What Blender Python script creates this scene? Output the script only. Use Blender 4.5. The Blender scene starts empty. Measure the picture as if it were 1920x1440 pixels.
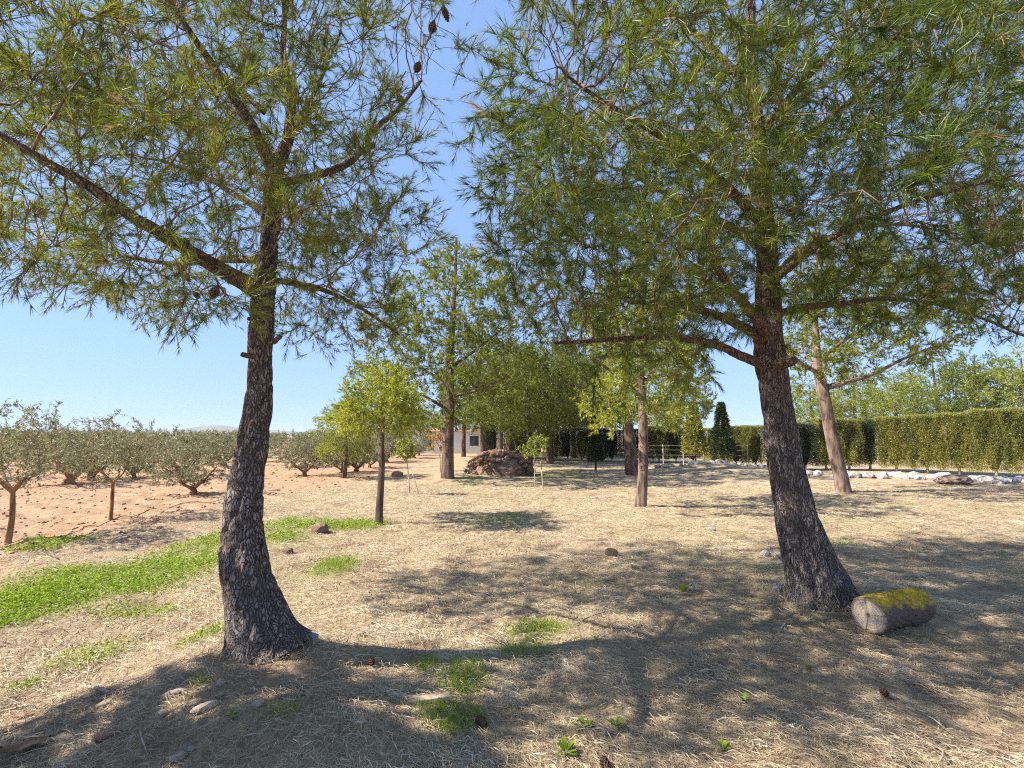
import bpy, math, random
import numpy as np
from mathutils import Vector

rng = np.random.default_rng(11)
random.seed(11)
SC = bpy.context.scene
COL = SC.collection

# ------------------------------------------------------------------ camera, sky, sun, exposure
F_PX, U0, V0, V_HOR, CAM_H = 900.0, 960.0, 720.0, 815.0, 1.5     # photograph pixels (1920 x 1440)
PITCH = math.atan((V_HOR - V0) / F_PX)
cam_data = bpy.data.cameras.new('camera')
cam = bpy.data.objects.new('camera', cam_data)
COL.objects.link(cam)
cam.location = (0, 0, CAM_H)
cam.rotation_euler = (math.radians(90) + PITCH, 0, 0)
cam_data.sensor_width = 36.0
cam_data.lens = 36.0 * F_PX / 1920.0
cam_data.clip_start = 0.05
cam_data.clip_end = 20000
SC.camera = cam

SUN_EL = math.radians(43)
SUN_AZ = math.radians(8)          # light travels towards +x and a little away from the camera
light_dir = Vector((math.cos(SUN_EL) * math.cos(SUN_AZ), math.cos(SUN_EL) * math.sin(SUN_AZ), -math.sin(SUN_EL)))
to_sun = -light_dir
world = bpy.data.worlds.new('World')
SC.world = world
world.use_nodes = True
wn = world.node_tree
wn.nodes.clear()
sky = wn.nodes.new('ShaderNodeTexSky')
sky.sky_type = 'NISHITA'
sky.sun_disc = False
sky.sun_elevation = SUN_EL
sky.sun_rotation = math.atan2(to_sun.x, to_sun.y)
sky.altitude = 300
sky.air_density = 1.0
sky.dust_density = 0.25
sky.ozone_density = 1.0
bgn = wn.nodes.new('ShaderNodeBackground')
bgn.inputs['Strength'].default_value = 0.13
won = wn.nodes.new('ShaderNodeOutputWorld')
sk_gain = wn.nodes.new('ShaderNodeMix'); sk_gain.data_type = 'RGBA'; sk_gain.blend_type = 'MULTIPLY'; sk_gain.inputs[0].default_value = 1.0
sk_gain.inputs[7].default_value = (0.25, 0.25, 0.25, 1)
sk_gam = wn.nodes.new('ShaderNodeGamma'); sk_gam.inputs[1].default_value = 0.32      # the photograph's sky is tone-compressed: pale zenith, soft horizon
sk_tint = wn.nodes.new('ShaderNodeMix'); sk_tint.data_type = 'RGBA'; sk_tint.blend_type = 'MULTIPLY'; sk_tint.inputs[0].default_value = 1.0
sk_tint.inputs[7].default_value = (1.6, 2.25, 3.45, 1)
wn.links.new(sky.outputs[0], sk_gain.inputs[6]); wn.links.new(sk_gain.outputs[2], sk_gam.inputs[0])
wn.links.new(sk_gam.outputs[0], sk_tint.inputs[6]); wn.links.new(sk_tint.outputs[2], bgn.inputs[0])
wn.links.new(bgn.outputs[0], won.inputs[0])

sun_data = bpy.data.lights.new('sun', 'SUN')
sun_data.energy = 5.0
sun_data.angle = math.radians(0.55)
sun_data.color = (1.0, 0.94, 0.83)
sun = bpy.data.objects.new('sun', sun_data)
sun.rotation_euler = light_dir.to_track_quat('-Z', 'Y').to_euler()
sun.location = (-20, 0, 20)
COL.objects.link(sun)

SC.view_settings.view_transform = 'Standard'
SC.view_settings.look = 'None'
SC.view_settings.exposure = 1.25
SC.view_settings.gamma = 1.0
SC.view_settings.use_curve_mapping = False
SC.render.engine = 'CYCLES'
SC.cycles.max_bounces = 6
SC.cycles.diffuse_bounces = 4
SC.cycles.glossy_bounces = 2
SC.cycles.transmission_bounces = 4
SC.cycles.caustics_reflective = False
SC.cycles.caustics_refractive = False
SC.cycles.use_denoising = False
SC.cycles.filter_width = 1.1

# ------------------------------------------------------------------ numeric helpers
def _hash(ix, iy, iz, seed):
    h = (ix.astype(np.int64) * 374761393 + iy.astype(np.int64) * 668265263 + iz.astype(np.int64) * 2147483647 + seed * 974711 + 12345) & 0xFFFFFFFF
    h = ((h ^ (h >> 13)) * 1274126177) & 0xFFFFFFFF
    h = ((h ^ (h >> 16)) * 2246822519) & 0xFFFFFFFF
    return ((h ^ (h >> 15)) & 0xFFFFFF) / float(0xFFFFFF)

def vnoise(x, y, seed=0):
    x = np.asarray(x, float); y = np.asarray(y, float)
    ix = np.floor(x); iy = np.floor(y)
    fx = x - ix; fy = y - iy
    fx = fx * fx * (3 - 2 * fx); fy = fy * fy * (3 - 2 * fy)
    z = np.zeros_like(ix)
    a = _hash(ix, iy, z, seed); b = _hash(ix + 1, iy, z, seed)
    c = _hash(ix, iy + 1, z, seed); d = _hash(ix + 1, iy + 1, z, seed)
    return (a * (1 - fx) + b * fx) * (1 - fy) + (c * (1 - fx) + d * fx) * fy

def fbm(x, y, seed=0, octaves=3):
    s = 0; a = 1; t = 0
    for o in range(octaves):
        s = s + a * vnoise(np.asarray(x) * 2 ** o, np.asarray(y) * 2 ** o, seed + o * 17); t += a; a *= 0.5
    return s / t

def cells(p, seed=0):
    """distance to the nearest and second nearest jittered point, and the nearest point's id"""
    ip = np.floor(p)
    f1 = np.full(len(p), 9.0); f2 = np.full(len(p), 9.0); cid = np.zeros(len(p))
    for dx in (-1, 0, 1):
        for dy in (-1, 0, 1):
            for dz in (-1, 0, 1):
                q = ip + (dx, dy, dz)
                j = np.stack([_hash(q[:, 0], q[:, 1], q[:, 2], seed + k) for k in (1, 2, 3)], 1)
                d = np.linalg.norm(q + j - p, axis=1)
                near = d < f1
                f2 = np.where(near, f1, np.minimum(f2, d))
                cid = np.where(near, j[:, 0], cid)
                f1 = np.where(near, d, f1)
    return f1, f2, cid

def norm(v):
    return v / np.maximum(np.linalg.norm(v, axis=-1, keepdims=True), 1e-9)

CP, SP = math.cos(PITCH), math.sin(PITCH)
def ray(u, v):
    a = (u - U0) / F_PX; c = -(v - V0) / F_PX
    return np.array([a, CP - c * SP, SP + c * CP])

def at(u, v, y):
    """the point seen at photograph pixel (u, v) that lies y metres in front of the camera"""
    d = ray(u, v)
    return np.array([0, 0, CAM_H]) + d * (y / d[1])

def px_m(y):
    return y / F_PX

# ------------------------------------------------------------------ terrain
def height(x, y):
    x = np.asarray(x, float); y = np.asarray(y, float)
    near = np.exp(-((x / 22) ** 2 + ((y - 6) / 24) ** 2))
    h = (fbm(x * 0.35, y * 0.35, 3, 3) - 0.5) * 0.16 * near
    h = h + (fbm(x * 2.2, y * 2.2, 9, 3) - 0.5) * 0.055 * near
    h = h + (fbm(x * 8.0, y * 8.0, 29, 2) - 0.5) * 0.022 * np.exp(-((x / 9) ** 2 + ((y - 3) / 8) ** 2))
    # mound of earth round the foot of the curved pine, running down towards the near ground
    h = h + 0.20 * np.exp(-(((x + 1.62) / 0.75) ** 2 + ((y - 3.15) / 0.62) ** 2))
    h = h + 0.17 * np.exp(-(((x + 1.15) / 0.85) ** 2 + ((y - 2.35) / 0.45) ** 2))
    h = h + 0.10 * np.exp(-(((x - 3.0) / 0.7) ** 2 + ((y - 4.6) / 0.6) ** 2))
    # low earth bank
    h = h + 0.40 * np.exp(-(((x - 8.0) / 2.6) ** 2 + ((y - 19.3) / 1.0) ** 2))
    h = h + 0.10 * np.exp(-(((x + 2.3) / 1.6) ** 2 + ((y - 17.6) / 1.0) ** 2))
    # harrowed ridges in the orchard
    orch = 1 / (1 + np.exp((x + 5.4 + (fbm(x * 0.3, y * 0.3, 41) - 0.5) * 1.5) * 3))
    h = h + orch * (0.030 * np.sin((x * 0.42 + y) * 7.5 + 2.5 * fbm(x * .5, y * .5, 5)) + (fbm(x * 5, y * 5, 61, 2) - .5) * .10) * np.exp(-(y / 26) ** 2) * np.exp(-(x / 25) ** 2)
    return h

def hz(x, y):
    return float(height(np.array([x]), np.array([y]))[0])

def G(u, v):
    d = ray(u, v); z = 0.0
    for _ in range(12):
        t = (z - CAM_H) / d[2]
        x, y = d[0] * t, d[1] * t
        z = 0.5 * z + 0.5 * hz(x, y)
    return np.array([x, y, hz(x, y)])

# ------------------------------------------------------------------ scene graph helpers
def tag(o, label=None, cat=None, group=None, kind=None):
    if label: o['label'] = label
    if cat: o['category'] = cat
    if group: o['group'] = group
    if kind: o['kind'] = kind
    return o

def empty(name, loc=(0, 0, 0), rz=0.0, scale=1.0):
    o = bpy.data.objects.new(name, None)
    o.empty_display_size = 0.1
    COL.objects.link(o)
    o.location = tuple(loc); o.rotation_euler = (0, 0, rz); o.scale = (scale,) * 3
    return o

def mesh_of(name, verts, tris, mat, attrs=None, smooth=False, quads=None):
    verts = np.ascontiguousarray(verts, np.float32)
    me = bpy.data.meshes.new(name)
    me.vertices.add(len(verts)); me.vertices.foreach_set('co', verts.ravel())
    tris = np.asarray(tris, np.int32).reshape(-1, 3)
    nq = 0 if quads is None else len(quads)
    me.loops.add(len(tris) * 3 + nq * 4)
    idx = tris.ravel()
    if nq: idx = np.concatenate([idx, np.asarray(quads, np.int32).ravel()])
    me.loops.foreach_set('vertex_index', idx.astype(np.int32))
    me.polygons.add(len(tris) + nq)
    ls = np.arange(len(tris)) * 3
    if nq: ls = np.concatenate([ls, len(tris) * 3 + np.arange(nq) * 4])
    me.polygons.foreach_set('loop_start', ls.astype(np.int32))
    me.update(calc_edges=True)
    me.polygons.foreach_set('use_smooth', np.full(len(tris) + nq, smooth))
    for k, a in (attrs or {}).items():
        at_ = me.attributes.new(k, 'FLOAT', 'POINT')
        at_.data.foreach_set('value', np.ascontiguousarray(a, np.float32))
    if mat: me.materials.append(mat)
    return me

def put(name, me, parent=None, loc=(0, 0, 0), rot=(0, 0, 0), scale=(1, 1, 1), kind=None):
    o = bpy.data.objects.new(name, me)
    COL.objects.link(o)
    o.location = tuple(loc); o.rotation_euler = tuple(rot)
    o.scale = (scale,) * 3 if isinstance(scale, (int, float)) else tuple(scale)
    if parent: o.parent = parent
    if kind: o['kind'] = kind
    return o

def copy_tree(o, parent=None):
    c = o.copy(); COL.objects.link(c); c.parent = parent
    for ch in list(o.children): copy_tree(ch, c)
    return c

# ------------------------------------------------------------------ materials
def new_mat(name):
    m = bpy.data.materials.new(name); m.use_nodes = True
    nt = m.node_tree; nt.nodes.clear()
    return m, nt, nt.nodes.new('ShaderNodeOutputMaterial')

def ramp(nt, stops, fac):
    r = nt.nodes.new('ShaderNodeValToRGB')
    els = r.color_ramp.elements
    while len(els) < len(stops): els.new(0.5)
    for e, (p, c) in zip(els, stops):
        e.position = p; e.color = (*c, 1)
    nt.links.new(fac, r.inputs[0])
    return r.outputs[0]

def noise(nt, scale, detail=4, rough=0.55, coord=None, vec_scale=None):
    n = nt.nodes.new('ShaderNodeTexNoise')
    n.inputs['Scale'].default_value = scale; n.inputs['Detail'].default_value = detail; n.inputs['Roughness'].default_value = rough
    if coord is not None:
        if vec_scale:
            mp = nt.nodes.new('ShaderNodeMapping'); mp.inputs['Scale'].default_value = vec_scale
            nt.links.new(coord, mp.inputs[0]); coord = mp.outputs[0]
        nt.links.new(coord, n.inputs['Vector'])
    return n.outputs['Fac']

def attr(nt, name):
    a = nt.nodes.new('ShaderNodeAttribute'); a.attribute_name = name
    return a.outputs['Fac']

def mathn(nt, op, a, b=None, clamp=False):
    n = nt.nodes.new('ShaderNodeMath'); n.operation = op; n.use_clamp = clamp
    for i, s in enumerate((a, b)):
        if s is None: continue
        if isinstance(s, (int, float)): n.inputs[i].default_value = s
        else: nt.links.new(s, n.inputs[i])
    return n.outputs[0]

def mixc(nt, fac, a, b, mode='MIX'):
    n = nt.nodes.new('ShaderNodeMix'); n.data_type = 'RGBA'; n.blend_type = mode
    for sock, s in ((n.inputs[0], fac), (n.inputs[6], a), (n.inputs[7], b)):
        if isinstance(s, (int, float)): sock.default_value = s
        elif isinstance(s, tuple): sock.default_value = (*s, 1)
        else: nt.links.new(s, sock)
    return n.outputs[2]

def finish(nt, out, color, rough=0.9, bump=None, bump_d=0.01, bump_s=0.6, spec=0.2):
    b = nt.nodes.new('ShaderNodeBsdfPrincipled')
    if isinstance(color, tuple): b.inputs['Base Color'].default_value = (*color, 1)
    else: nt.links.new(color, b.inputs['Base Color'])
    b.inputs['Roughness'].default_value = rough
    b.inputs['Specular IOR Level'].default_value = spec
    if bump is not None:
        bp = nt.nodes.new('ShaderNodeBump'); bp.inputs['Strength'].default_value = bump_s; bp.inputs['Distance'].default_value = bump_d
        nt.links.new(bump, bp.inputs['Height']); nt.links.new(bp.outputs[0], b.inputs['Normal'])
    nt.links.new(b.outputs[0], out.inputs[0])

def objco(nt):
    return nt.nodes.new('ShaderNodeTexCoord').outputs['Object']

def leaf_mat(name, stops, transl=0.4, gloss=0.06, tint=(1.25, 1.2, 0.6)):
    """thin leaf or needle: colour by the per-blade attribute, light partly passes through"""
    m, nt, out = new_mat(name)
    c = ramp(nt, stops, attr(nt, 'tone'))
    d = nt.nodes.new('ShaderNodeBsdfDiffuse'); nt.links.new(c, d.inputs[0])
    t = nt.nodes.new('ShaderNodeBsdfTranslucent')
    nt.links.new(mixc(nt, 1.0, c, tint, 'MULTIPLY'), t.inputs[0])
    mx = nt.nodes.new('ShaderNodeMixShader'); mx.inputs[0].default_value = transl
    nt.links.new(d.outputs[0], mx.inputs[1]); nt.links.new(t.outputs[0], mx.inputs[2])
    g = nt.nodes.new('ShaderNodeBsdfGlossy'); g.inputs['Roughness'].default_value = 0.45; g.inputs[0].default_value = (1, 1, 1, 1)
    m2 = nt.nodes.new('ShaderNodeMixShader'); m2.inputs[0].default_value = gloss
    nt.links.new(mx.outputs[0], m2.inputs[1]); nt.links.new(g.outputs[0], m2.inputs[2])
    nt.links.new(m2.outputs[0], out.inputs[0])
    return m

M = {}
M['needle'] = leaf_mat('pine_needles', [(0.0, (0.040, 0.072, 0.010)), (0.4, (0.100, 0.145, 0.018)), (0.75, (0.215, 0.245, 0.032)), (0.93, (0.33, 0.32, 0.055)), (1.0, (0.34, 0.23, 0.11))], 0.42, 0.028)
M['needle_light'] = leaf_mat('pine_needles_fresh', [(0.0, (0.14, 0.19, 0.02)), (0.5, (0.30, 0.335, 0.035)), (1.0, (0.46, 0.45, 0.07))], 0.48, 0.05)
M['needle_dead'] = leaf_mat('pine_needles_dry', [(0.0, (0.16, 0.11, 0.06)), (1.0, (0.34, 0.26, 0.15))], 0.3, 0.03)
M['olive_leaf'] = leaf_mat('olive_leaves', [(0.0, (0.13, 0.14, 0.08)), (0.5, (0.27, 0.275, 0.17)), (1.0, (0.42, 0.42, 0.29))], 0.3, 0.03, (1.15, 1.1, 0.7))
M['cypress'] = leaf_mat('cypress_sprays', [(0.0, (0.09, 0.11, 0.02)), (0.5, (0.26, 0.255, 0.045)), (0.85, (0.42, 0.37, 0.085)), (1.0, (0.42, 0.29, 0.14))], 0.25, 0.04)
M['cypress_shade_dark'] = leaf_mat('cypress_sprays_shade_dark', [(0.0, (0.015, 0.03, 0.010)), (0.6, (0.04, 0.065, 0.016)), (1.0, (0.09, 0.09, 0.03))], 0.2, 0.04)  # dark cypresses; on hedges turned from the sun, shade put into leaf colour
M['weed'] = leaf_mat('weed_leaves', [(0.0, (0.09, 0.16, 0.012)), (0.5, (0.22, 0.33, 0.02)), (1.0, (0.40, 0.46, 0.05))], 0.4, 0.012)
M['sapling_leaf'] = leaf_mat('sapling_leaves', [(0.0, (0.14, 0.19, 0.03)), (0.5, (0.26, 0.30, 0.05)), (1.0, (0.40, 0.40, 0.09))], 0.45, 0.04)
M['autumn_leaf'] = leaf_mat('autumn_leaves', [(0.0, (0.22, 0.20, 0.03)), (0.5, (0.42, 0.28, 0.04)), (1.0, (0.50, 0.25, 0.04))], 0.45, 0.04)
M['straw'] = leaf_mat('dry_straw', [(0.0, (0.17, 0.11, 0.07)), (0.35, (0.36, 0.265, 0.165)), (0.75, (0.55, 0.44, 0.29)), (1.0, (0.70, 0.62, 0.47))], 0.2, 0.04, (1.0, 0.95, 0.8))

def bark_mat(name, crack, plate, pale, red, stretch, mossy=False):
    m, nt, out = new_mat(name)
    oc = objco(nt)
    n1 = noise(nt, 34, 6, 0.65, oc); n2 = noise(nt, 4, 3, 0.5, oc)
    # warped long cells give the fissures between the flakes
    nw = nt.nodes.new('ShaderNodeTexNoise'); nw.inputs['Scale'].default_value = 11; nw.inputs['Detail'].default_value = 3; nt.links.new(oc, nw.inputs['Vector'])
    vm = nt.nodes.new('ShaderNodeVectorMath'); vm.operation = 'MULTIPLY_ADD'; vm.inputs[1].default_value = (0.085, 0.085, 0.12)
    nt.links.new(nw.outputs['Color'], vm.inputs[0]); nt.links.new(oc, vm.inputs[2])
    mp = nt.nodes.new('ShaderNodeMapping'); mp.inputs['Scale'].default_value = stretch; nt.links.new(vm.outputs[0], mp.inputs[0])
    vo = nt.nodes.new('ShaderNodeTexVoronoi'); vo.feature = 'DISTANCE_TO_EDGE'; vo.inputs['Scale'].default_value = 1.0; nt.links.new(mp.outputs[0], vo.inputs['Vector'])
    vc = nt.nodes.new('ShaderNodeTexVoronoi'); vc.feature = 'F1'; vc.inputs['Scale'].default_value = 1.0; nt.links.new(mp.outputs[0], vc.inputs['Vector'])
    sep = nt.nodes.new('ShaderNodeSeparateColor'); nt.links.new(vc.outputs['Color'], sep.inputs[0])
    def rng_(sock, a, b):
        r = nt.nodes.new('ShaderNodeMapRange'); r.inputs[1].default_value = a; r.inputs[2].default_value = b; nt.links.new(sock, r.inputs[0]); return r.outputs[0]
    fine = rng_(mathn(nt, 'ADD', vo.outputs['Distance'], mathn(nt, 'MULTIPLY', mathn(nt, 'SUBTRACT', n1, 0.5), 0.22)), 0.0, 0.16)
    big = rng_(mathn(nt, 'ADD', attr(nt, 'plate'), mathn(nt, 'MULTIPLY', mathn(nt, 'SUBTRACT', n1, 0.5), 0.3)), 0.0, 0.22)
    f = mathn(nt, 'MULTIPLY', fine, mathn(nt, 'ADD', 0.35, mathn(nt, 'MULTIPLY', big, 0.65)))
    base = mixc(nt, sep.outputs[0], plate, pale)
    base = mixc(nt, mathn(nt, 'MULTIPLY', n1, 0.6), base, tuple(0.55 * c for c in plate))
    base = mixc(nt, mathn(nt, 'MULTIPLY', attr(nt, 'red'), 0.85), base, mixc(nt, sep.outputs[1], red, tuple(0.6 * c for c in red)))
    base = mixc(nt, mathn(nt, 'MULTIPLY', rng_(n2, 0.45, 0.65), 0.40), base, (0.30, 0.19, 0.14))
    col = mixc(nt, f, crack, base)
    if mossy:
        col = mixc(nt, mathn(nt, 'MULTIPLY', rng_(n2, 0.64, 0.78), 0.35), col, (0.22, 0.20, 0.05))
    hgt = mathn(nt, 'ADD', mathn(nt, 'MULTIPLY', n1, 0.5), mathn(nt, 'ADD', f, mathn(nt, 'MULTIPLY', sep.outputs[2], 0.35)))
    finish(nt, out, col, 0.95, hgt, 0.016, 1.0, 0.1)
    return m

M['bark'] = bark_mat('pine_bark_flaky', (0.085, 0.066, 0.060), (0.25, 0.21, 0.195), (0.37, 0.325, 0.305), (0.36, 0.21, 0.145), (58, 58, 13), True)
M['bark_long'] = bark_mat('pine_bark_ridged', (0.080, 0.062, 0.056), (0.24, 0.20, 0.185), (0.36, 0.315, 0.295), (0.36, 0.20, 0.135), (56, 56, 7), True)

def bark_simple(name, a, b, scale=14, stretch=(1, 1, 0.25)):
    m, nt, out = new_mat(name)
    oc = objco(nt)
    n1 = noise(nt, scale, 6, 0.65, oc, stretch)
    r = nt.nodes.new('ShaderNodeMapRange'); r.inputs[1].default_value = 0.38; r.inputs[2].default_value = 0.62
    nt.links.new(n1, r.inputs[0])
    finish(nt, out, mixc(nt, r.outputs[0], a, b), 0.95, n1, 0.02, 0.8, 0.1)
    return m
M['bark_far'] = bark_simple('pine_bark_plain', (0.055, 0.038, 0.032), (0.20, 0.135, 0.11), 11)
M['bark_warm'] = bark_simple('pine_bark_warm', (0.075, 0.05, 0.04), (0.29, 0.205, 0.165), 11)
M['bark_dark'] = bark_simple('pine_bark_young', (0.06, 0.042, 0.035), (0.17, 0.125, 0.10))
M['branch'] = bark_simple('pine_branch_bark', (0.13, 0.078, 0.055), (0.33, 0.22, 0.16), 20)
M['twig_grey'] = bark_simple('dry_twig', (0.26, 0.20, 0.15), (0.52, 0.43, 0.34), 40)
M['olive_bark'] = bark_simple('olive_bark', (0.16, 0.085, 0.05), (0.42, 0.25, 0.14), 10)
M['pale_bark'] = bark_simple('sapling_bark', (0.30, 0.23, 0.16), (0.55, 0.46, 0.36), 30)

def rock_mat(name, a, b, scale=8):
    m, nt, out = new_mat(name)
    oc = objco(nt)
    n = noise(nt, scale, 6, 0.65, oc)
    finish(nt, out, ramp(nt, [(0.3, a), (0.7, b)], n), 0.9, n, 0.03, 0.7, 0.2)
    return m
M['rock_white'] = rock_mat('limestone', (0.18, 0.155, 0.14), (0.52, 0.49, 0.46), 4)
M['rock_tan'] = rock_mat('tan_stone', (0.42, 0.32, 0.23), (0.72, 0.60, 0.47), 25)
M['rock_red'] = rock_mat('red_stone', (0.26, 0.12, 0.075), (0.50, 0.29, 0.19), 20)
M['rock_brown'] = rock_mat('brown_stone', (0.13, 0.085, 0.06), (0.34, 0.23, 0.17), 6)
M['clod'] = rock_mat('red_clod', (0.22, 0.11, 0.065), (0.50, 0.31, 0.19), 6)
M['cone'] = rock_mat('pine_cone_scales', (0.06, 0.035, 0.025), (0.20, 0.11, 0.07), 60)
M['plank'] = bark_simple('pale_wood', (0.36, 0.26, 0.17), (0.54, 0.43, 0.31), 12, (0.2, 1, 1))
m, nt, out = new_mat('black_hose'); finish(nt, out, (0.07, 0.055, 0.05), 0.7); M['hose'] = m
m, nt, out = new_mat('galvanised_steel'); finish(nt, out, (0.55, 0.54, 0.52), 0.45); M['steel'] = m
m, nt, out = new_mat('white_render'); n_ = noise(nt, 3, 4, 0.6, objco(nt)); finish(nt, out, ramp(nt, [(0.3, (0.70, 0.69, 0.68)), (0.7, (0.82, 0.81, 0.80))], n_), 0.9); M['render'] = m
m, nt, out = new_mat('roof_tile'); n_ = noise(nt, 5, 4, 0.6, objco(nt)); finish(nt, out, ramp(nt, [(0.3, (0.30, 0.12, 0.07)), (0.7, (0.48, 0.24, 0.15))], n_), 0.85); M['tile'] = m
m, nt, out = new_mat('window_glass'); finish(nt, out, (0.04, 0.05, 0.06), 0.08, spec=0.6); M['glass'] = m

# ground: soil and trodden dry grass; red earth in the orchard, green where weeds root
m, nt, out = new_mat('earth')
geo = nt.nodes.new('ShaderNodeNewGeometry').outputs['Position']
n_big = noise(nt, 0.9, 4, 0.6, geo); n_mid = noise(nt, 7, 5, 0.65, geo); n_fin = noise(nt, 55, 5, 0.7, geo)
n_str = noise(nt, 26, 4, 0.7, geo, (1.0, 3.5, 1.0))
straw = ramp(nt, [(0.28, (0.17, 0.115, 0.075)), (0.48, (0.40, 0.30, 0.19)), (0.72, (0.62, 0.50, 0.34))], mathn(nt, 'ADD', mathn(nt, 'MULTIPLY', n_fin, 0.5), mathn(nt, 'MULTIPLY', n_str, 0.5)))
n_pat = noise(nt, 0.55, 5, 0.65, geo); n_pt2 = noise(nt, 2.3, 4, 0.6, geo)
straw = mixc(nt, ramp(nt, [(0.52, (0, 0, 0)), (0.66, (1, 1, 1))], n_pt2), straw, mixc(nt, n_fin, (0.16, 0.10, 0.07), (0.36, 0.24, 0.17)))
straw = mixc(nt, ramp(nt, [(0.50, (0, 0, 0)), (0.68, (0.55, 0.55, 0.55))], n_pat), straw, mixc(nt, n_fin, (0.20, 0.19, 0.07), (0.48, 0.42, 0.20)))
redc = ramp(nt, [(0.3, (0.20, 0.095, 0.05)), (0.46, (0.42, 0.23, 0.13)), (0.62, (0.55, 0.40, 0.27)), (0.75, (0.62, 0.50, 0.36))], mathn(nt, 'ADD', mathn(nt, 'MULTIPLY', n_mid, 0.5), mathn(nt, 'MULTIPLY', n_fin, 0.5)))
redc = mixc(nt, ramp(nt, [(0.42, (0, 0, 0)), (0.60, (0.7, 0.7, 0.7))], noise(nt, 1.7, 5, 0.65, geo, (0.6, 1.6, 1))), redc, mixc(nt, n_fin, (0.20, 0.12, 0.075), (0.42, 0.31, 0.20)))
rmask = mathn(nt, 'MULTIPLY', attr(nt, 'red'), mathn(nt, 'ADD', 0.45, mathn(nt, 'MULTIPLY', n_big, 0.9)), True)
col = mixc(nt, rmask, straw, redc)
gmask = mathn(nt, 'MULTIPLY', attr(nt, 'green'), mathn(nt, 'ADD', 0.3, n_mid), True)
col = mixc(nt, gmask, col, ramp(nt, [(0.35, (0.10, 0.15, 0.03)), (0.65, (0.27, 0.32, 0.07))], n_fin))
finish(nt, out, col, 0.97, mathn(nt, 'ADD', n_fin, mathn(nt, 'MULTIPLY', n_mid, 1.5)), 0.03, 0.8, 0.05)
M['earth'] = m
m, nt, out = new_mat('hill_scrub'); finish(nt, out, ramp(nt, [(0.3, (0.10, 0.11, 0.07)), (0.7, (0.22, 0.19, 0.13))], noise(nt, 0.012, 6, 0.6, nt.nodes.new('ShaderNodeNewGeometry').outputs['Position'])), 1.0); M['hill'] = m

# ------------------------------------------------------------------ ground sheet
# green patches: world ellipses (centre, half sizes) found from the ground points of the photograph
def patch(u, v, ru, rv, s=1.0):
    c = G(u, v); a = G(u, v - rv); b = G(u, v + rv)
    return (c[0], c[1], ru * c[1] / F_PX, abs(a[1] - b[1]) / 2, s)
PATCHES = [patch(60, 1128, 130, 38, 1.0), patch(190, 1090, 150, 34, 1.0), patch(330, 1058, 95, 34, 1.0), patch(395, 1018, 50, 25, .7), patch(100, 1018, 55, 12, .75), patch(20, 1160, 70, 22, .9),
           patch(560, 985, 70, 14, .9), patch(660, 985, 70, 11, 1.0), patch(530, 1008, 40, 14, .8), patch(625, 1062, 42, 18, .8), patch(250, 1150, 90, 16, .5), patch(170, 1230, 70, 26, .42),
           patch(50, 1290, 30, 14, .35), patch(845, 1345, 60, 34, .5), patch(870, 1270, 50, 40, .45), patch(1010, 1178, 60, 14, .95), patch(985, 1215, 60, 22, .5), patch(800, 1250, 26, 16, .5),
           patch(385, 1195, 28, 18, .5), patch(530, 1335, 34, 16, .45), patch(378, 1280, 16, 10, .8), patch(940, 975, 70, 12, .35), patch(880, 905, 30, 8, .5), patch(1050, 890, 70, 8, .4), patch(1560, 1020, 50, 8, .3)]
def green_at(x, y):
    g = np.zeros_like(x)
    for cx, cy, rx, ry, s in PATCHES:
        g = np.maximum(g, s * np.exp(-(((x - cx) / rx) ** 2 + ((y - cy) / ry) ** 2) ** 1.5))
    return g
def red_at(x, y):
    e = x + 5.6 + (fbm(x * 0.5, y * 0.5, 77) - 0.5) * 2.2 - np.clip((y - 9) * 0.04, -0.5, 1.0)
    r = 1 / (1 + np.exp(e * 2.5))
    mound = 0.8 * np.exp(-(((x + 1.45) / 0.45) ** 2 + ((y - 3.05) / 0.28) ** 2))
    return np.maximum(r, mound)

def axis(lo, hi, step, far_lo, far_hi):
    core = np.arange(lo, hi + 1e-6, step)
    up = []; s = step; p = hi
    while p < far_hi:
        s *= 1.16; p += s; up.append(p)
    dn = []; s = step; p = lo
    while p > far_lo:
        s *= 1.16; p -= s; dn.append(p)
    return np.array(dn[::-1] + list(core) + up)
gx = axis(-10.5, 8.0, 0.085, -2500, 2500); gy = axis(1.3, 13.5, 0.085, -300, 2500)
X, Y = np.meshgrid(gx, gy)
V = np.stack([X.ravel(), Y.ravel(), height(X.ravel(), Y.ravel())], 1)
nx, ny = len(gx), len(gy)
ii = (np.arange(ny - 1)[:, None] * nx + np.arange(nx - 1)[None, :]).ravel()
Q = np.stack([ii, ii + 1, ii + nx + 1, ii + nx], 1)
ground = put('ground', mesh_of('ground', V, np.zeros((0, 3)), M['earth'], {'red': red_at(V[:, 0], V[:, 1]), 'green': green_at(V[:, 0], V[:, 1])}, True, Q))
tag(ground, 'dry straw covered ground turning to red orchard earth', 'ground', kind='structure')

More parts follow.
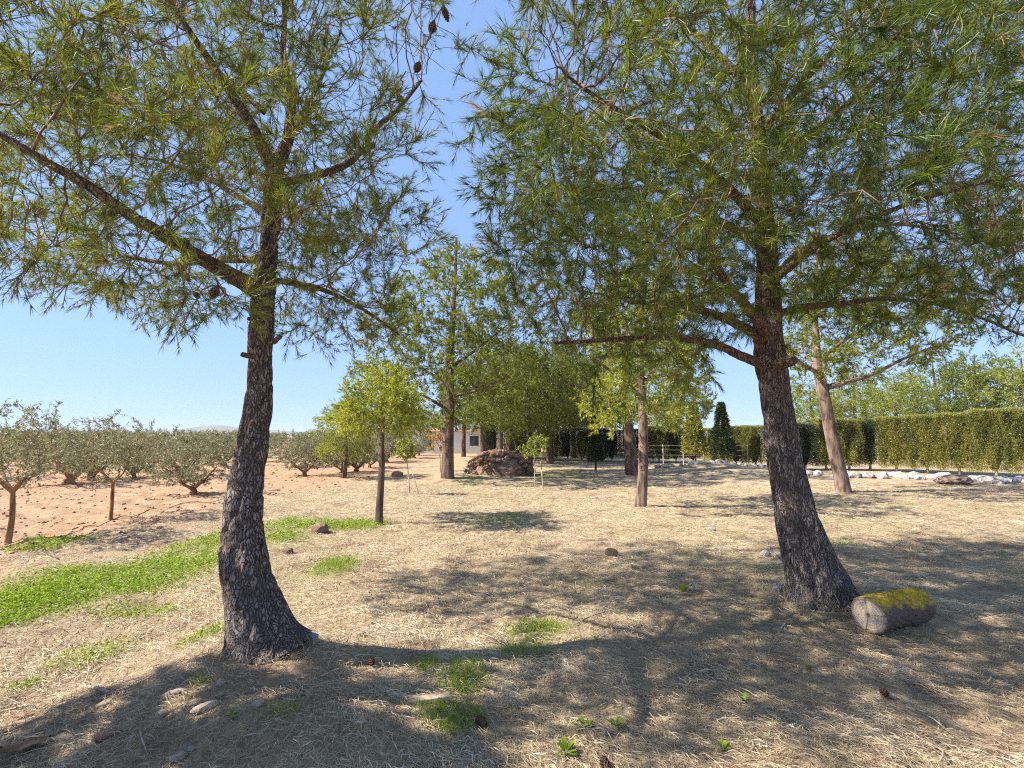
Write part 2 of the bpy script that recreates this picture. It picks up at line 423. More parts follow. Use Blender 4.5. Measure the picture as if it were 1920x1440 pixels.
# far hills on the horizon beyond the orchard
def ridge(x0, x1, y0, hts, name):
    n = len(hts)
    xs = np.linspace(x0, x1, n)
    rows = []
    for k, (dy, fz) in enumerate(((-180, 0.0), (-90, 0.55), (0, 1.0), (120, 0.5), (250, 0.0))):
        zz = np.array(hts) * fz * (1 + 0.15 * (vnoise(xs * 0.03 + k, np.full(n, k * 1.7), 8) - 0.5)) - (2 if fz == 0 else 0)
        rows.append(np.stack([xs, np.full(n, y0 + dy), zz], 1))
    V = np.concatenate(rows)
    i = (np.arange(4)[:, None] * n + np.arange(n - 1)[None, :]).ravel()
    return mesh_of(name, V, np.zeros((0, 3)), M['hill'], None, True, np.stack([i, i + 1, i + n + 1, i + n], 1))
xs_ = np.linspace(0, 1, 60)
hh = 22 + 50 * np.exp(-((xs_ - 0.38) / 0.05) ** 2) + 30 * np.exp(-((xs_ - 0.46) / 0.06) ** 2) + 34 * np.exp(-((xs_ - 0.72) / 0.07) ** 2) + 12 * vnoise(xs_ * 22, xs_ * 0, 4)
hills = put('hills', ridge(-1640, 180, 1500, hh * .357, 'hills'))
tag(hills, 'low far hills on the horizon beyond the olive orchard', 'hills', kind='structure')

# ------------------------------------------------------------------ wood and foliage builders
def spline(pts, vals, spacing):
    """Catmull-Rom through pts, returns dense points and interpolated values"""
    P = np.asarray(pts, float); R = np.asarray(vals, float)
    E = np.concatenate([[2 * P[0] - P[1]], P, [2 * P[-1] - P[-2]]])
    outp, outr = [], []
    for i in range(len(P) - 1):
        p0, p1, p2, p3 = E[i:i + 4]
        n = max(2, int(round(np.linalg.norm(p2 - p1) / spacing)))
        t = np.linspace(0, 1, n, endpoint=False)[:, None]
        outp.append(0.5 * ((2 * p1) + (-p0 + p2) * t + (2 * p0 - 5 * p1 + 4 * p2 - p3) * t ** 2 + (-p0 + 3 * p1 - 3 * p2 + p3) * t ** 3))
        tt = t[:, 0]; tt = tt * tt * (3 - 2 * tt) * 0.5 + tt * 0.5
        outr.append(R[i] * (1 - tt) + R[i + 1] * tt)
    outp.append(P[-1:]); outr.append(R[-1:])
    return np.concatenate(outp), np.concatenate(outr)

def tube(P, R, k, cap=True, disp=None, flare=None):
    """closed tube along P; disp(theta, s, ringpos) returns radial offset and attribute columns"""
    n = len(P)
    T = norm(np.gradient(P, axis=0))
    ref = np.array([0.0, 1.0, 0.0]) if abs(T[0][1]) < 0.8 else np.array([1.0, 0, 0])
    N = np.zeros_like(P); N[0] = norm(np.cross(T[0], ref))
    for i in range(1, n):
        v = N[i - 1] - T[i] * np.dot(N[i - 1], T[i]); N[i] = v / max(np.linalg.norm(v), 1e-9)
    B = np.cross(T, N)
    th = np.linspace(0, 2 * math.pi, k, endpoint=False)
    ring = N[:, None, :] * np.cos(th)[None, :, None] + B[:, None, :] * np.sin(th)[None, :, None]
    rad = np.repeat(R[:, None], k, 1)
    s = np.concatenate([[0], np.cumsum(np.linalg.norm(np.diff(P, axis=0), axis=1))])
    attrs = {}
    if disp is not None:
        off, attrs = disp(th, s, R)
        rad = rad + off
    V = (P[:, None, :] + ring * rad[:, :, None]).reshape(-1, 3)
    i = np.arange(n - 1)[:, None] * k; j = np.arange(k)[None, :]; j2 = (j + 1) % k
    Q = np.stack([(i + j).ravel(), (i + j2).ravel(), (i + k + j2).ravel(), (i + k + j).ravel()], 1)
    T3 = []
    if cap:
        c = len(V); V = np.concatenate([V, P[-1:]]); b = (n - 1) * k
        T3 = [[b + a, b + (a + 1) % k, c] for a in range(k)]
        attrs = {kk: np.append(a, a[-1]) for kk, a in attrs.items()}
    return V, np.array(T3, int).reshape(-1, 3), Q, attrs

def bark_disp(cw, ch, depth, red0, red1, seed, lump=0.02, flare=None):
    """plated pine bark: deep cracks between long plates"""
    def f(th, s, R):
        S, TH = np.meshgrid(s, th, indexing='ij')
        RR = np.repeat(R[:, None], len(th), 1); Rm = 0.6 * R.mean() + 0.4 * RR
        px = np.stack([np.cos(TH) * Rm / cw, np.sin(TH) * Rm / cw, S / ch], -1).reshape(-1, 3)
        w = np.stack([vnoise(px[:, 0] * .9 + px[:, 2] * .6, px[:, 1] * .9 + seed, seed + k) for k in (1, 2, 3)], 1)
        f1, f2, cid = cells(px + (w - 0.5) * np.array([1.1, 1.1, 0.9]), seed)
        e = np.clip(f2 - f1, 0, 1)
        plate = np.clip(e / 0.28, 0, 1) ** 0.6
        off = (plate - 0.8) * depth + (cid - 0.5) * depth * 0.5
        lum = (vnoise(np.cos(TH).ravel() * 1.3 + 5 + S.ravel() * 1.1, np.sin(TH).ravel() * 1.3 + 9 + S.ravel() * .7, seed) - 0.5) * 2 * lump
        off = (off + lum).reshape(RR.shape)
        if flare:
            for ang, amt, hgt in flare:
                off = off + amt * np.exp(-S / hgt) * np.clip(np.cos(TH - ang), 0, 1) ** 2
        red = np.clip((S.ravel() - red0) / (red1 - red0), 0, 1) * (0.6 + 0.5 * vnoise(TH.ravel() * 2, S.ravel() * 3, seed + 4))
        return off, {'plate': e, 'chip': cid, 'red': np.clip(red, 0, 1)}
    return f

def join(parts):
    """parts: list of (V, T, Q, attrs)"""
    vs, ts, qs, at_, n = [], [], [], {}, 0
    keys = parts[0][3].keys()
    for V_, T_, Q_, A_ in parts:
        vs.append(V_)
        if len(T_): ts.append(np.asarray(T_) + n)
        if len(Q_): qs.append(np.asarray(Q_) + n)
        n += len(V_)
    at_ = {k: np.concatenate([p[3][k] for p in parts]) for k in keys}
    return np.concatenate(vs), (np.concatenate(ts) if ts else np.zeros((0, 3), int)), (np.concatenate(qs) if qs else np.zeros((0, 4), int)), at_

def grow(N0, par0, A, step=0.12, kill=0.14, iters=90, infl=1e9, trop=(0, 0, 0.05), jit=0.18, r=None):
    """space colonisation: wood grows from the given nodes towards every attractor"""
    r = r or rng
    N = [np.asarray(N0, float)]; par = [np.asarray(par0, int)]
    nodes = np.asarray(N0, float)
    d = np.full(len(A), 1e9); idx = np.zeros(len(A), int)
    def upd(new, base):
        nonlocal d, idx
        for c in range(0, len(new), 400):
            D = ((A[:, None, :] - new[None, c:c + 400, :]) ** 2).sum(-1)
            j = D.argmin(1); dm = D[np.arange(len(A)), j]
            b = dm < d
            d = np.where(b, dm, d); idx = np.where(b, j + base + c, idx)
    upd(nodes, 0)
    tot = len(nodes); kids = np.zeros(200000, int)
    for it in range(iters):
        if len(A) == 0: break
        act = d < infl ** 2
        if not act.any(): break
        u, inv = np.unique(idx[act], return_inverse=True)
        dirs = np.zeros((len(u), 3))
        np.add.at(dirs, inv, norm(A[act] - nodes[idx[act]]))
        dirs = norm(norm(dirs) + np.array(trop) + r.normal(0, jit, dirs.shape))
        ok = kids[u] < 4
        # wood that can branch no further lets go of its attractors
        stuck = np.zeros(len(A), bool); stuck[np.where(act)[0]] = ~ok[inv]
        u, dirs = u[ok], dirs[ok]
        new = nodes[u] + dirs * step
        kids[u] += 1
        nodes = np.concatenate([nodes, new]); par.append(u)
        upd(new, tot); tot += len(new)
        keep = (d > kill ** 2) & ~stuck
        A = A[keep]; d = d[keep]; idx = idx[keep]
        if tot > 60000: break
    return nodes, np.concatenate(par)

def pipe_radii(nodes, par, n0, r0, tip=0.0028, ex=2.4, rmax=None):
    n = len(nodes)
    acc = np.zeros(n)
    rad = np.zeros(n)
    for i in range(n - 1, -1, -1):
        rad[i] = acc[i] ** (1 / ex) if acc[i] > 0 else tip
        if par[i] >= 0: acc[par[i]] += rad[i] ** ex
    rad[:n0] = np.maximum(r0, 0)
    for i in range(n0, n):
        rad[i] = min(rad[i], rad[par[i]] * 0.92 + 0.0003)
    return rad

def twig_mesh(nodes, par, rad, n0, kmin=3):
    """one tapered stick for every grown piece of wood"""
    e = np.arange(n0, len(nodes)); p = par[e]
    P0, P1 = nodes[p], nodes[e]
    r1 = rad[e]; r0 = np.minimum(rad[p], r1 * 1.35)
    parts = []
    for lo, hi, k in ((0, 0.0042, 2), (0.0042, 0.009, 3), (0.009, 0.02, 5), (0.02, 9, 8)):
        s = (r1 >= lo) & (r1 < hi)
        if not s.any(): continue
        a, b, ra, rb = P0[s], P1[s], r0[s], r1[s]
        T = norm(b - a)
        a = a - T * ra[:, None] * 0.6
        ref = np.where(np.abs(T[:, 2:3]) < 0.9, np.array([[0, 0, 1.0]]), np.array([[1.0, 0, 0]]))
        N_ = norm(np.cross(T, ref)); B_ = np.cross(T, N_)
        th = np.linspace(0, 2 * math.pi, k, endpoint=False)
        ring = N_[:, None, :] * np.cos(th)[None, :, None] + B_[:, None, :] * np.sin(th)[None, :, None]
        V_ = np.concatenate([a[:, None, :] + ring * ra[:, None, None], b[:, None, :] + ring * rb[:, None, None]], 1).reshape(-1, 3)
        base = np.arange(len(a))[:, None] * 2 * k; j = np.arange(k)[None, :]; j2 = (j + 1) % k
        Q_ = np.stack([(base + j).ravel(), (base + j2).ravel(), (base + k + j2).ravel(), (base + k + j).ravel()], 1)
        if k == 2: Q_ = Q_[::2]
        parts.append((V_, np.zeros((0, 3), int), Q_, {}))
    return join(parts)

def blades(base, dirs, L, W, tone, side=None, r=None):
    """one thin pointed triangle for each needle"""
    r = r or rng
    n = len(base)
    if side is None: side = norm(np.cross(dirs, norm(r.normal(size=(n, 3)))))
    V_ = np.stack([base - side * W[:, None] * 0.5, base + side * W[:, None] * 0.5, base + dirs * L[:, None]], 1).reshape(-1, 3)
    return V_, np.arange(3 * n).reshape(-1, 3), np.repeat(tone, 3)

def needle_tufts(P, D, per, length, width, r, spread=0.85, shoot=0.12, tone_mu=0.45, dead=0.03):
    """brushes of needles round each shoot: P shoot tips, D shoot directions"""
    n = len(P)
    per_t = np.maximum(4, (per * r.uniform(0.6, 1.3, n)).astype(int))
    i = np.repeat(np.arange(n), per_t)
    m_ = len(i)
    back = r.uniform(0, 1, m_) ** 1.4
    base = P[i] - D[i] * (back * shoot)[:, None]
    rad = norm(r.normal(size=(m_, 3)))
    rad = norm(rad - D[i] * (rad * D[i]).sum(1, keepdims=True))
    sp = spread * (0.35 + 0.75 * back) * r.uniform(0.7, 1.3, m_)
    dr = norm(D[i] * np.cos(sp)[:, None] + rad * np.sin(sp)[:, None] + np.array([0, 0, -0.10]))
    clumpy = (fbm(P[:, 0] * 1.5 + P[:, 2] * .6, P[:, 1] * 1.5 + P[:, 2] * 1.1, 71, 2) - .5) * .55      # fresh and older growth by the branch
    tn = np.clip((r.normal(tone_mu, 0.13, n) + clumpy)[i] + r.normal(0, 0.13, m_), 0, 0.92)
    tn = np.where(r.uniform(size=n)[i] < dead, 1.0, tn)
    return blades(base, dr, length * r.uniform(0.7, 1.2, m_), width * r.uniform(0.8, 1.2, m_), tn, r=r)

def shoots_of(nodes, par, rad, n0, r, extra=1.0, rlim=0.0055, reach=0.13, depth=2):
    """growing ends: the last pieces of every twig, plus side shoots fanned round them"""
    n = len(nodes)
    hgt = np.zeros(n, int)
    for i in range(n - 1, n0 - 1, -1):
        if par[i] >= 0: hgt[par[i]] = max(hgt[par[i]], hgt[i] + 1)
    tip = np.where((hgt < depth) & (np.arange(n) >= n0))[0]
    D = norm(nodes[tip] - nodes[par[tip]])
    P = nodes[tip]
    k = int(len(tip) * extra)
    c = np.concatenate([np.tile(np.arange(len(tip)), int(extra)), r.integers(0, len(tip), k - int(extra) * len(tip))])
    d2 = norm(D[c] * 0.8 + r.normal(0, 0.62, (k, 3)) + np.array([0, 0, 0.18]))
    p2 = P[c] + d2 * (reach * r.uniform(0.25, 1.25, k))[:, None]
    return np.concatenate([P, p2]), np.concatenate([norm(D + np.array([0, 0, 0.15])), d2]), P[c], p2

def stick_edges(a, b, ra, rb):
    nodes = np.concatenate([a, b]); n = len(a)
    par = np.concatenate([np.full(n, -1), np.arange(n)])
    rad = np.concatenate([np.full(n, ra), np.full(n, rb)])
    return twig_mesh(nodes, par, rad, n)

def ico(name, mat, sub=2, seed=0, sq=(1, 1, 1), rough=0.25, freq=1.6):
    import bmesh
    bm = bmesh.new(); bmesh.ops.create_icosphere(bm, subdivisions=sub, radius=1.0)
    co = np.array([v.co[:] for v in bm.verts])
    f1, f2, cid = cells(co * freq + 7.3 + seed * 3.1, seed)
    k = 1 + rough * (f1 - 0.5) * -1.3 + rough * 0.6 * (cid - 0.5)
    co = co * k[:, None] * np.array(sq)
    for v, c in zip(bm.verts, co): v.co = c
    me = bpy.data.meshes.new(name); bm.to_mesh(me); bm.free()
    me.materials.append(mat)
    return me

CONE = None
def cone_mesh():
    """closed pine cone: overlapping scales round a tapered body"""
    global CONE
    if CONE: return CONE
    vs, ts = [], []
    nrow = 7
    for i in range(nrow):
        t = (i + 0.5) / nrow
        rr = 0.024 * math.sin(math.pi * (0.12 + 0.83 * t)) ** 0.8
        for j in range(8):
            a = 2 * math.pi * (j + 0.5 * (i % 2)) / 8
            c, s_ = math.cos(a), math.sin(a)
            z = -0.085 * t
            b = len(vs); w = 0.42
            vs += [(rr * 0.55 * math.cos(a - w), rr * .55 * math.sin(a - w), z + 0.010), (rr * .55 * math.cos(a + w), rr * .55 * math.sin(a + w), z + 0.010),
                   (rr * 1.05 * math.cos(a + w * .7), rr * 1.05 * math.sin(a + w * .7), z - 0.008), (rr * 1.05 * math.cos(a - w * .7), rr * 1.05 * math.sin(a - w * .7), z - 0.008), (rr * .6 * c, rr * .6 * s_, z - 0.016)]
            ts += [(b, b + 1, b + 2), (b, b + 2, b + 3), (b + 3, b + 2, b + 4)]
    CONE = mesh_of('pine_cone', np.array(vs), ts, M['cone'])
    return CONE

def poly_sample(poly, n, r):
    P = np.array(poly, float); lo, hi = P.min(0), P.max(0)
    out_ = np.zeros((0, 2))
    while len(out_) < n:
        q = lo + r.uniform(size=(n * 2, 2)) * (hi - lo)
        ins = np.zeros(len(q), bool); j = len(P) - 1
        for i in range(len(P)):
            c = ((P[i, 1] > q[:, 1]) != (P[j, 1] > q[:, 1])) & (q[:, 0] < (P[j, 0] - P[i, 0]) * (q[:, 1] - P[i, 1]) / (P[j, 1] - P[i, 1] + 1e-12) + P[i, 0])
            ins ^= c; j = i
        out_ = np.concatenate([out_, q[ins]])
    return out_[:n]

def crown_points(regions, r):
    """regions: (outline in photograph pixels, nearest, farthest distance, clumps, points per clump, clump size in m)"""
    A = []
    for poly, y0, y1, nc, per, sg in regions:
        uv = poly_sample(poly, nc, r)
        yy = r.uniform(y0, y1, nc)
        C = np.array([at(u, v, y) for (u, v), y in zip(uv, yy)])
        A.append((C[:, None, :] + r.normal(0, sg, (nc, per, 3)) * np.array([1, 1, 0.7])).reshape(-1, 3))
    A = np.concatenate(A)
    return A[A[:, 2] > 1.6]

def wood_nodes(lines, spacing=0.14):
    """lines: (points, radii, parent line or None); returns skeleton nodes for growing"""
    N, par, R, starts = [], [], [], []
    for pts, radii in lines:
        P, r_ = spline(pts, radii, spacing)
        b = len(N)
        for i, p in enumerate(P):
            if i == 0 and b > 0:
                q = np.array(N); j = int(((q - p) ** 2).sum(1).argmin()); par.append(j)
            elif i == 0: par.append(-1)
            else: par.append(b + i - 1)
            N.append(p); R.append(r_[i])
    return np.array(N), np.array(par), np.array(R)

TRI = {}
def build_pine(root, trunk, limbs, A, needle, near=True, bark='bark', seed=0, step=0.12, kill=0.15, per=34, nl=0.085, nw=0.0028, extra=1.0, dead_twigs=0, cones=0, tone=0.45,
               flare=None, grow_from=0.35, bark_mat_=None, shoot=0.12, trop=(0, 0, 0.05), spread=0.85, sticks=True, reach=None, dead=0.03, cell=(0.055, 0.20), red=(1.5, 3.2), lump=0.02):
    r = np.random.default_rng(seed)
    off = np.array(trunk[0][0])            # everything is stored relative to the foot of the tree
    def rel(line): return (np.asarray(line[0], float) - off, np.asarray(line[1], float))
    trunk = rel(trunk); limbs = [rel(l) for l in limbs]; A = A - off
    if near:
        P, R = spline(trunk[0], trunk[1], 0.02)
        R = R - 0.006
        k = int(np.clip(2 * math.pi * R.max() / 0.017, 40, 110))
        g = tube(P, R, k, True, bark_disp(cell[0], cell[1], 0.020, red[0], red[1], seed + 3, lump, flare))
    else:
        P, R = spline(trunk[0], trunk[1], 0.12)
        g = tube(P, R, 12, True, lambda th, s, RR: (np.outer(RR, 0.10 * np.sin(3 * th + 1)) + 0.0, {}))
    put('trunk', mesh_of('trunk', g[0], g[1], M[bark], g[3], True, g[2]), root)
    for li in limbs:
        if near:
            P, R = spline(li[0], li[1], 0.03)
            g = tube(P, R, int(np.clip(2 * math.pi * R.max() / 0.016, 8, 28)), True, bark_disp(0.03, 0.07, 0.006, -1.0, 0.3, seed + 5, 0.006))
            put('limb', mesh_of('limb', g[0], g[1], M[bark], g[3], True, g[2]), root)
        else:
            P, R = spline(li[0], li[1], 0.12)
            g = tube(P, R, 7, True)
            put('limb', mesh_of('limb', g[0], g[1], M[bark], None, True, g[2]), root)
    N0, p0, R0 = wood_nodes([trunk] + limbs, max(step, 0.12))
    # only the upper trunk and the limbs carry growth
    z_ok = N0[:, 2] > grow_from
    keepmap = np.where(z_ok)[0]
    N1 = N0[keepmap]; R1 = R0[keepmap]; p1 = np.full(len(N1), -1)
    nodes, par = grow(N1, p1, A, step, kill, 120, trop=trop, r=r)
    n0 = len(N1)
    rad = pipe_radii(nodes, par, n0, R1)
    g = twig_mesh(nodes, par, rad, n0)
    P, D, ea, eb = shoots_of(nodes, par, rad, n0, r, extra, reach=reach or shoot)
    parts = [g]
    if sticks: parts.append(stick_edges(ea[:16000], eb[:16000], 0.0028, 0.0018))
    if dead_twigs:
        mid = np.where((rad > 0.006) & (np.arange(len(nodes)) >= n0))[0]
        if len(mid):
            c = r.choice(mid, dead_twigs); a = nodes[c]; d_ = norm(r.normal(size=(dead_twigs, 3)) + np.array([0, 0, -0.3]))
            for _ in range(3):
                b = a + d_ * r.uniform(0.08, 0.2, (dead_twigs, 1)); parts.append(stick_edges(a, b, 0.0035, 0.0025)); a = b; d_ = norm(d_ + r.normal(0, 0.35, d_.shape))
    g = join(parts)
    put('branchwork', mesh_of('branchwork', g[0], g[1], bark_mat_ or M['branch'], None, True, g[2]), root, kind='stuff')
    V_, T_, tn = needle_tufts(P, D, per, nl, nw, r, spread, shoot, tone, dead)
    put('crown', mesh_of('crown', V_, T_, M[needle], {'tone': tn}), root, kind='stuff')
    if cones:
        mid = np.where((rad > 0.004) & (rad < 0.02) & (np.arange(len(nodes)) >= n0))[0]
        for c in r.choice(mid, min(cones, len(mid)), replace=False):
            put('pine_cone', cone_mesh(), root, nodes[c], (r.uniform(-.9, .9), r.uniform(-.9, .9), r.uniform(0, 6)), float(r.uniform(0.9, 1.3)))
    TRI[root.name] = (len(T_), len(g[2]) * 2, len(nodes))
    return root

def trace(pts, y_of=None):
    """[(u, v, width in pixels, distance)] -> points, radii"""
    P = [at(u, v, y) for u, v, w, y in pts]
    R = [0.5 * w * y / F_PX * math.cos(math.atan((u - U0) / F_PX)) for u, v, w, y in pts]
    return np.array(P), np.array(R)

# ------------------------------------------------------------------ the curved pine on its mound
b0 = G(492, 1208)
yl = b0[1]
tl = trace([(494, 1222, 128, yl), (486, 1180, 116, yl), (474, 1130, 106, yl), (463, 1080, 99, yl), (457, 1020, 90, yl + .02), (459, 950, 78, yl + .03), (468, 880, 66, yl + .05), (480, 800, 60, yl + .06), (487, 720, 55, yl + .06),
            (490, 640, 51, yl + .05), (493, 580, 50, yl + .03), (498, 520, 46, yl + .02), (504, 460, 38, yl + .05), (509, 395, 34, yl + .08), (515, 325, 32, yl + .1), (540, 255, 26, yl + .15), (546, 185, 21, yl + .2), (530, 100, 17, yl + .25), (535, 0, 13, yl + .3), (548, -140, 10, yl + .3), (540, -300, 6, yl + .3)])
pine_l = empty('pine_tree', tl[0][0])
tag(pine_l, 'curved grey-barked pine rising from a red earth mound with tan stones', 'tree', 'tall pines with plated bark')
limbs_l = [trace([(486, 545, 42, yl), (455, 528, 36, yl - .1), (400, 497, 32, yl - .25), (330, 455, 29, yl - .45), (240, 400, 26, yl - .65), (160, 345, 24, yl - .8), (60, 288, 22, yl - .95), (-60, 215, 16, yl - 1.05), (-150, 160, 8, yl - 1.1)]),
           trace([(500, 488, 20, yl), (450, 486, 17, yl + .15), (390, 489, 14, yl + .35), (320, 494, 10, yl + .6), (230, 480, 7, yl + .9)]),
           trace([(515, 330, 30, yl + .1), (480, 250, 24, yl), (430, 170, 20, yl - .1), (380, 95, 16, yl - .2), (330, 20, 13, yl - .3), (270, -90, 8, yl - .3)]),
           trace([(512, 345, 20, yl + .1), (590, 330, 17, yl + .3), (660, 300, 15, yl + .45), (700, 245, 13, yl + .55), (750, 200, 9, yl + .6), (790, 150, 5, yl + .7)]),
           trace([(508, 525, 14, yl), (560, 533, 12, yl + .2), (610, 545, 10, yl + .4), (680, 580, 7, yl + .7), (745, 625, 5, yl + .9)]),
           trace([(505, 400, 16, yl + .1), (440, 365, 12, yl + .5), (380, 330, 9, yl + .9), (300, 300, 6, yl + 1.3)]),
           trace([(520, 300, 14, yl + .1), (560, 230, 11, yl + .8), (600, 150, 8, yl + 1.3), (640, 60, 5, yl + 1.6)]),
           trace([(495, 210, 13, yl), (400, 130, 10, yl + .5), (250, 60, 8, yl + .9), (120, 20, 5, yl + 1.2)])]
# grown stubs on the bare trunk
for (u, v, du, dv, w) in ((470, 668, -18, -4, 13), (512, 640, 14, -8, 14), (478, 600, -14, -3, 9)):
    limbs_l.append(trace([(u + 4, v, w, yl - .04), (u + du * .5, v + dv * .5, w * .9, yl - .08), (u + du, v + dv, w * .75, yl - .1)]))
A_l = crown_points([
    ([(300, -260), (820, -300), (810, 60), (770, 200), (700, 290), (620, 310), (560, 300), (420, 300), (300, 300)], yl - .8, yl + 2.2, 150, 9, .22),
    ([(-130, -260), (330, -260), (330, 300), (-130, 190)], yl - .95, yl - .3, 50, 9, .2),
    ([(-100, -260), (330, -260), (330, 300), (-100, 190)], yl + .8, yl + 2.4, 60, 9, .22),
    ([(-130, 60), (500, 200), (500, 330), (440, 400), (300, 380), (60, 330), (-130, 240)], yl - .95, yl - .3, 52, 9, .18),
    ([(-60, 80), (500, 200), (500, 330), (440, 400), (300, 380), (60, 330), (-60, 240)], yl + .6, yl + 1.9, 58, 9, .2),
    ([(-120, 290), (60, 330), (230, 420), (380, 500), (400, 540), (330, 585), (230, 560), (100, 510), (0, 450), (-120, 430)], yl - 1.0, yl - .3, 44, 9, .15),
    ([(-60, 300), (60, 330), (230, 420), (380, 500), (400, 540), (330, 585), (230, 560), (100, 510), (0, 450)], yl + .5, yl + 1.7, 40, 9, .17),
    ([(520, 320), (660, 330), (705, 380), (690, 460), (650, 510), (560, 500), (510, 430)], yl - .5, yl + 1.5, 72, 9, .18),
    ([(470, 350), (560, 370), (580, 470), (480, 470)], yl - .7, yl - .2, 13, 9, .14),
    ([(530, 540), (600, 520), (720, 560), (740, 610), (640, 610), (540, 610)], yl - .1, yl + 1.0, 22, 9, .13)], np.random.default_rng(5))
build_pine(pine_l, tl, limbs_l, A_l, 'needle', seed=21, per=21, nl=0.058, nw=0.0034, extra=11.0, shoot=.08, reach=.17, dead_twigs=150, cones=34, grow_from=2.4, flare=[(0.3, .07, .10), (1.5, .05, .10), (2.9, .06, .09), (4.1, .07, .10), (5.3, .06, .12)], tone=0.58)

# ------------------------------------------------------------------ the leaning pine beside the log
b0 = G(1540, 1118)
yr = b0[1]
tr = trace([(1540, 1132, 138, yr), (1534, 1100, 126, yr), (1520, 1055, 106, yr), (1503, 1000, 92, yr), (1488, 940, 78, yr + .03), (1474, 880, 70, yr + .05), (1463, 810, 67, yr + .08), (1452, 740, 62, yr + .1), (1446, 680, 62, yr + .1), (1441, 620, 58, yr + .1),
            (1441, 560, 48, yr + .1), (1438, 490, 42, yr + .08), (1431, 400, 36, yr + .05), (1425, 300, 31, yr), (1416, 200, 27, yr), (1410, 90, 22, yr), (1405, -40, 17, yr), (1398, -190, 12, yr), (1400, -330, 7, yr)])
pine_r = empty('pine_tree', tr[0][0])
tag(pine_r, 'leaning pine with a dense dark crown beside a cut log', 'tree', 'tall pines with plated bark')
limbs_r = [trace([(1440, 688, 22, yr), (1390, 668, 19, yr - .1), (1340, 646, 16, yr - .2), (1260, 632, 13, yr - .35), (1160, 636, 10, yr - .5), (1040, 643, 7, yr - .6)]),
           trace([(1438, 640, 24, yr), (1390, 612, 20, yr + .1), (1340, 590, 17, yr + .2), (1270, 572, 13, yr + .35), (1180, 566, 9, yr + .5)]),
           trace([(1436, 620, 26, yr - .05), (1400, 575, 20, yr - .3), (1362, 530, 17, yr - .5), (1335, 470, 15, yr - .7), (1325, 380, 12, yr - .9), (1330, 290, 8, yr - 1.05)]),
           trace([(1448, 590, 18, yr), (1510, 575, 14, yr + .1), (1580, 570, 12, yr + .2), (1660, 560, 10, yr + .25), (1760, 572, 8, yr + .3), (1850, 600, 7, yr + .3), (1930, 632, 6, yr + .3), (2050, 660, 4, yr + .3)]),
           trace([(1445, 530, 20, yr), (1520, 470, 16, yr - .4), (1610, 420, 13, yr - .8), (1740, 370, 10, yr - 1.1), (1900, 330, 7, yr - 1.3)]),
           trace([(1436, 470, 20, yr), (1360, 420, 16, yr + .6), (1280, 380, 12, yr + 1.1), (1190, 330, 8, yr + 1.5)]),
           trace([(1430, 420, 22, yr), (1340, 330, 18, yr - .5), (1230, 250, 14, yr - .9), (1130, 190, 10, yr - 1.2), (1060, 140, 6, yr - 1.4)]),
           trace([(1425, 330, 20, yr), (1520, 250, 16, yr + .6), (1620, 170, 12, yr + 1.1), (1720, 80, 8, yr + 1.5)]),
           trace([(1420, 260, 20, yr), (1500, 160, 15, yr - .7), (1600, 60, 11, yr - 1.2), (1720, -60, 7, yr - 1.6)]),
           trace([(1414, 170, 18, yr), (1300, 60, 14, yr + .2), (1180, -40, 10, yr + .4), (1050, -140, 6, yr + .5)]),
           trace([(1441, 545, 18, yr), (1490, 480, 14, yr + .8), (1570, 440, 11, yr + 1.5), (1680, 420, 8, yr + 2.0), (1800, 440, 5, yr + 2.4)]),
           trace([(1462, 682, 26, yr - .15), (1476, 679, 22, yr - .24), (1490, 677, 17, yr - .3)])]
A_r = crown_points([
    ([(985, -420), (2300, -420), (2300, 300), (1900, 380), (1500, 330), (1300, 300), (1000, 300), (960, 230), (985, 60)], yr - 1.9, yr + 2.4, 500, 9, .24),
    ([(950, 210), (1400, 250), (1440, 480), (1300, 560), (1120, 600), (1040, 560), (985, 460), (960, 380), (985, 310)], yr - 1.5, yr + 1.9, 270, 9, .21),
    ([(1000, 520), (1420, 480), (1420, 600), (1330, 640), (1180, 690), (1070, 670), (1030, 620)], yr - .8, yr + 1.6, 90, 9, .19),
    ([(1440, 300), (2100, 330), (2100, 560), (1860, 560), (1650, 530), (1490, 560), (1440, 480)], yr - 1.2, yr + 2.2, 170, 9, .22),
    ([(1480, 560), (1900, 540), (2000, 640), (1840, 590), (1640, 590), (1520, 590)], yr - .3, yr + 1.0, 26, 9, .14),
    ([(1040, 0), (1900, 0), (1700, 330), (1400, 420), (1060, 400)], yr - 2.1, yr - 1.0, 140, 9, .2)], np.random.default_rng(6))
build_pine(pine_r, tr, limbs_r, A_r, 'needle', bark='bark_long', seed=22, per=24, nl=0.085, nw=0.0046, extra=5.6, reach=.17, dead_twigs=420, cones=22, grow_from=2.2, flare=[(0.2, .09, .12), (1.4, .05, .10), (2.8, .06, .12), (4.0, .07, .10), (5.2, .07, .10)], tone=0.42, cell=(0.06, 0.34), dead=0.02)

# ------------------------------------------------------------------ other pines of the garden, each grown on its own trunk
def ell_points(c, rad, nc, per, sg, r, lo=-1.0):
    q = norm(r.normal(size=(nc, 3))) * (r.uniform(0.15, 1, (nc, 1)) ** 0.5)
    q = q[q[:, 2] > lo] * np.array(rad) + np.array(c)
    return (q[:, None, :] + r.normal(0, sg, (len(q), per, 3)) * np.array([1, 1, .7])).reshape(-1, 3)

def pine_at(label, base, line, limbs, regions, needle, seed, bark='bark_far', **kw):
    root = empty('pine_tree', line[0][0])
    tag(root, label, 'tree', 'smaller and farther pines')
    A = crown_points(regions, np.random.default_rng(seed)) if isinstance(regions, list) else regions
    return build_pine(root, line, limbs, A, needle, near=False, bark=bark, seed=seed, sticks=False, **kw)

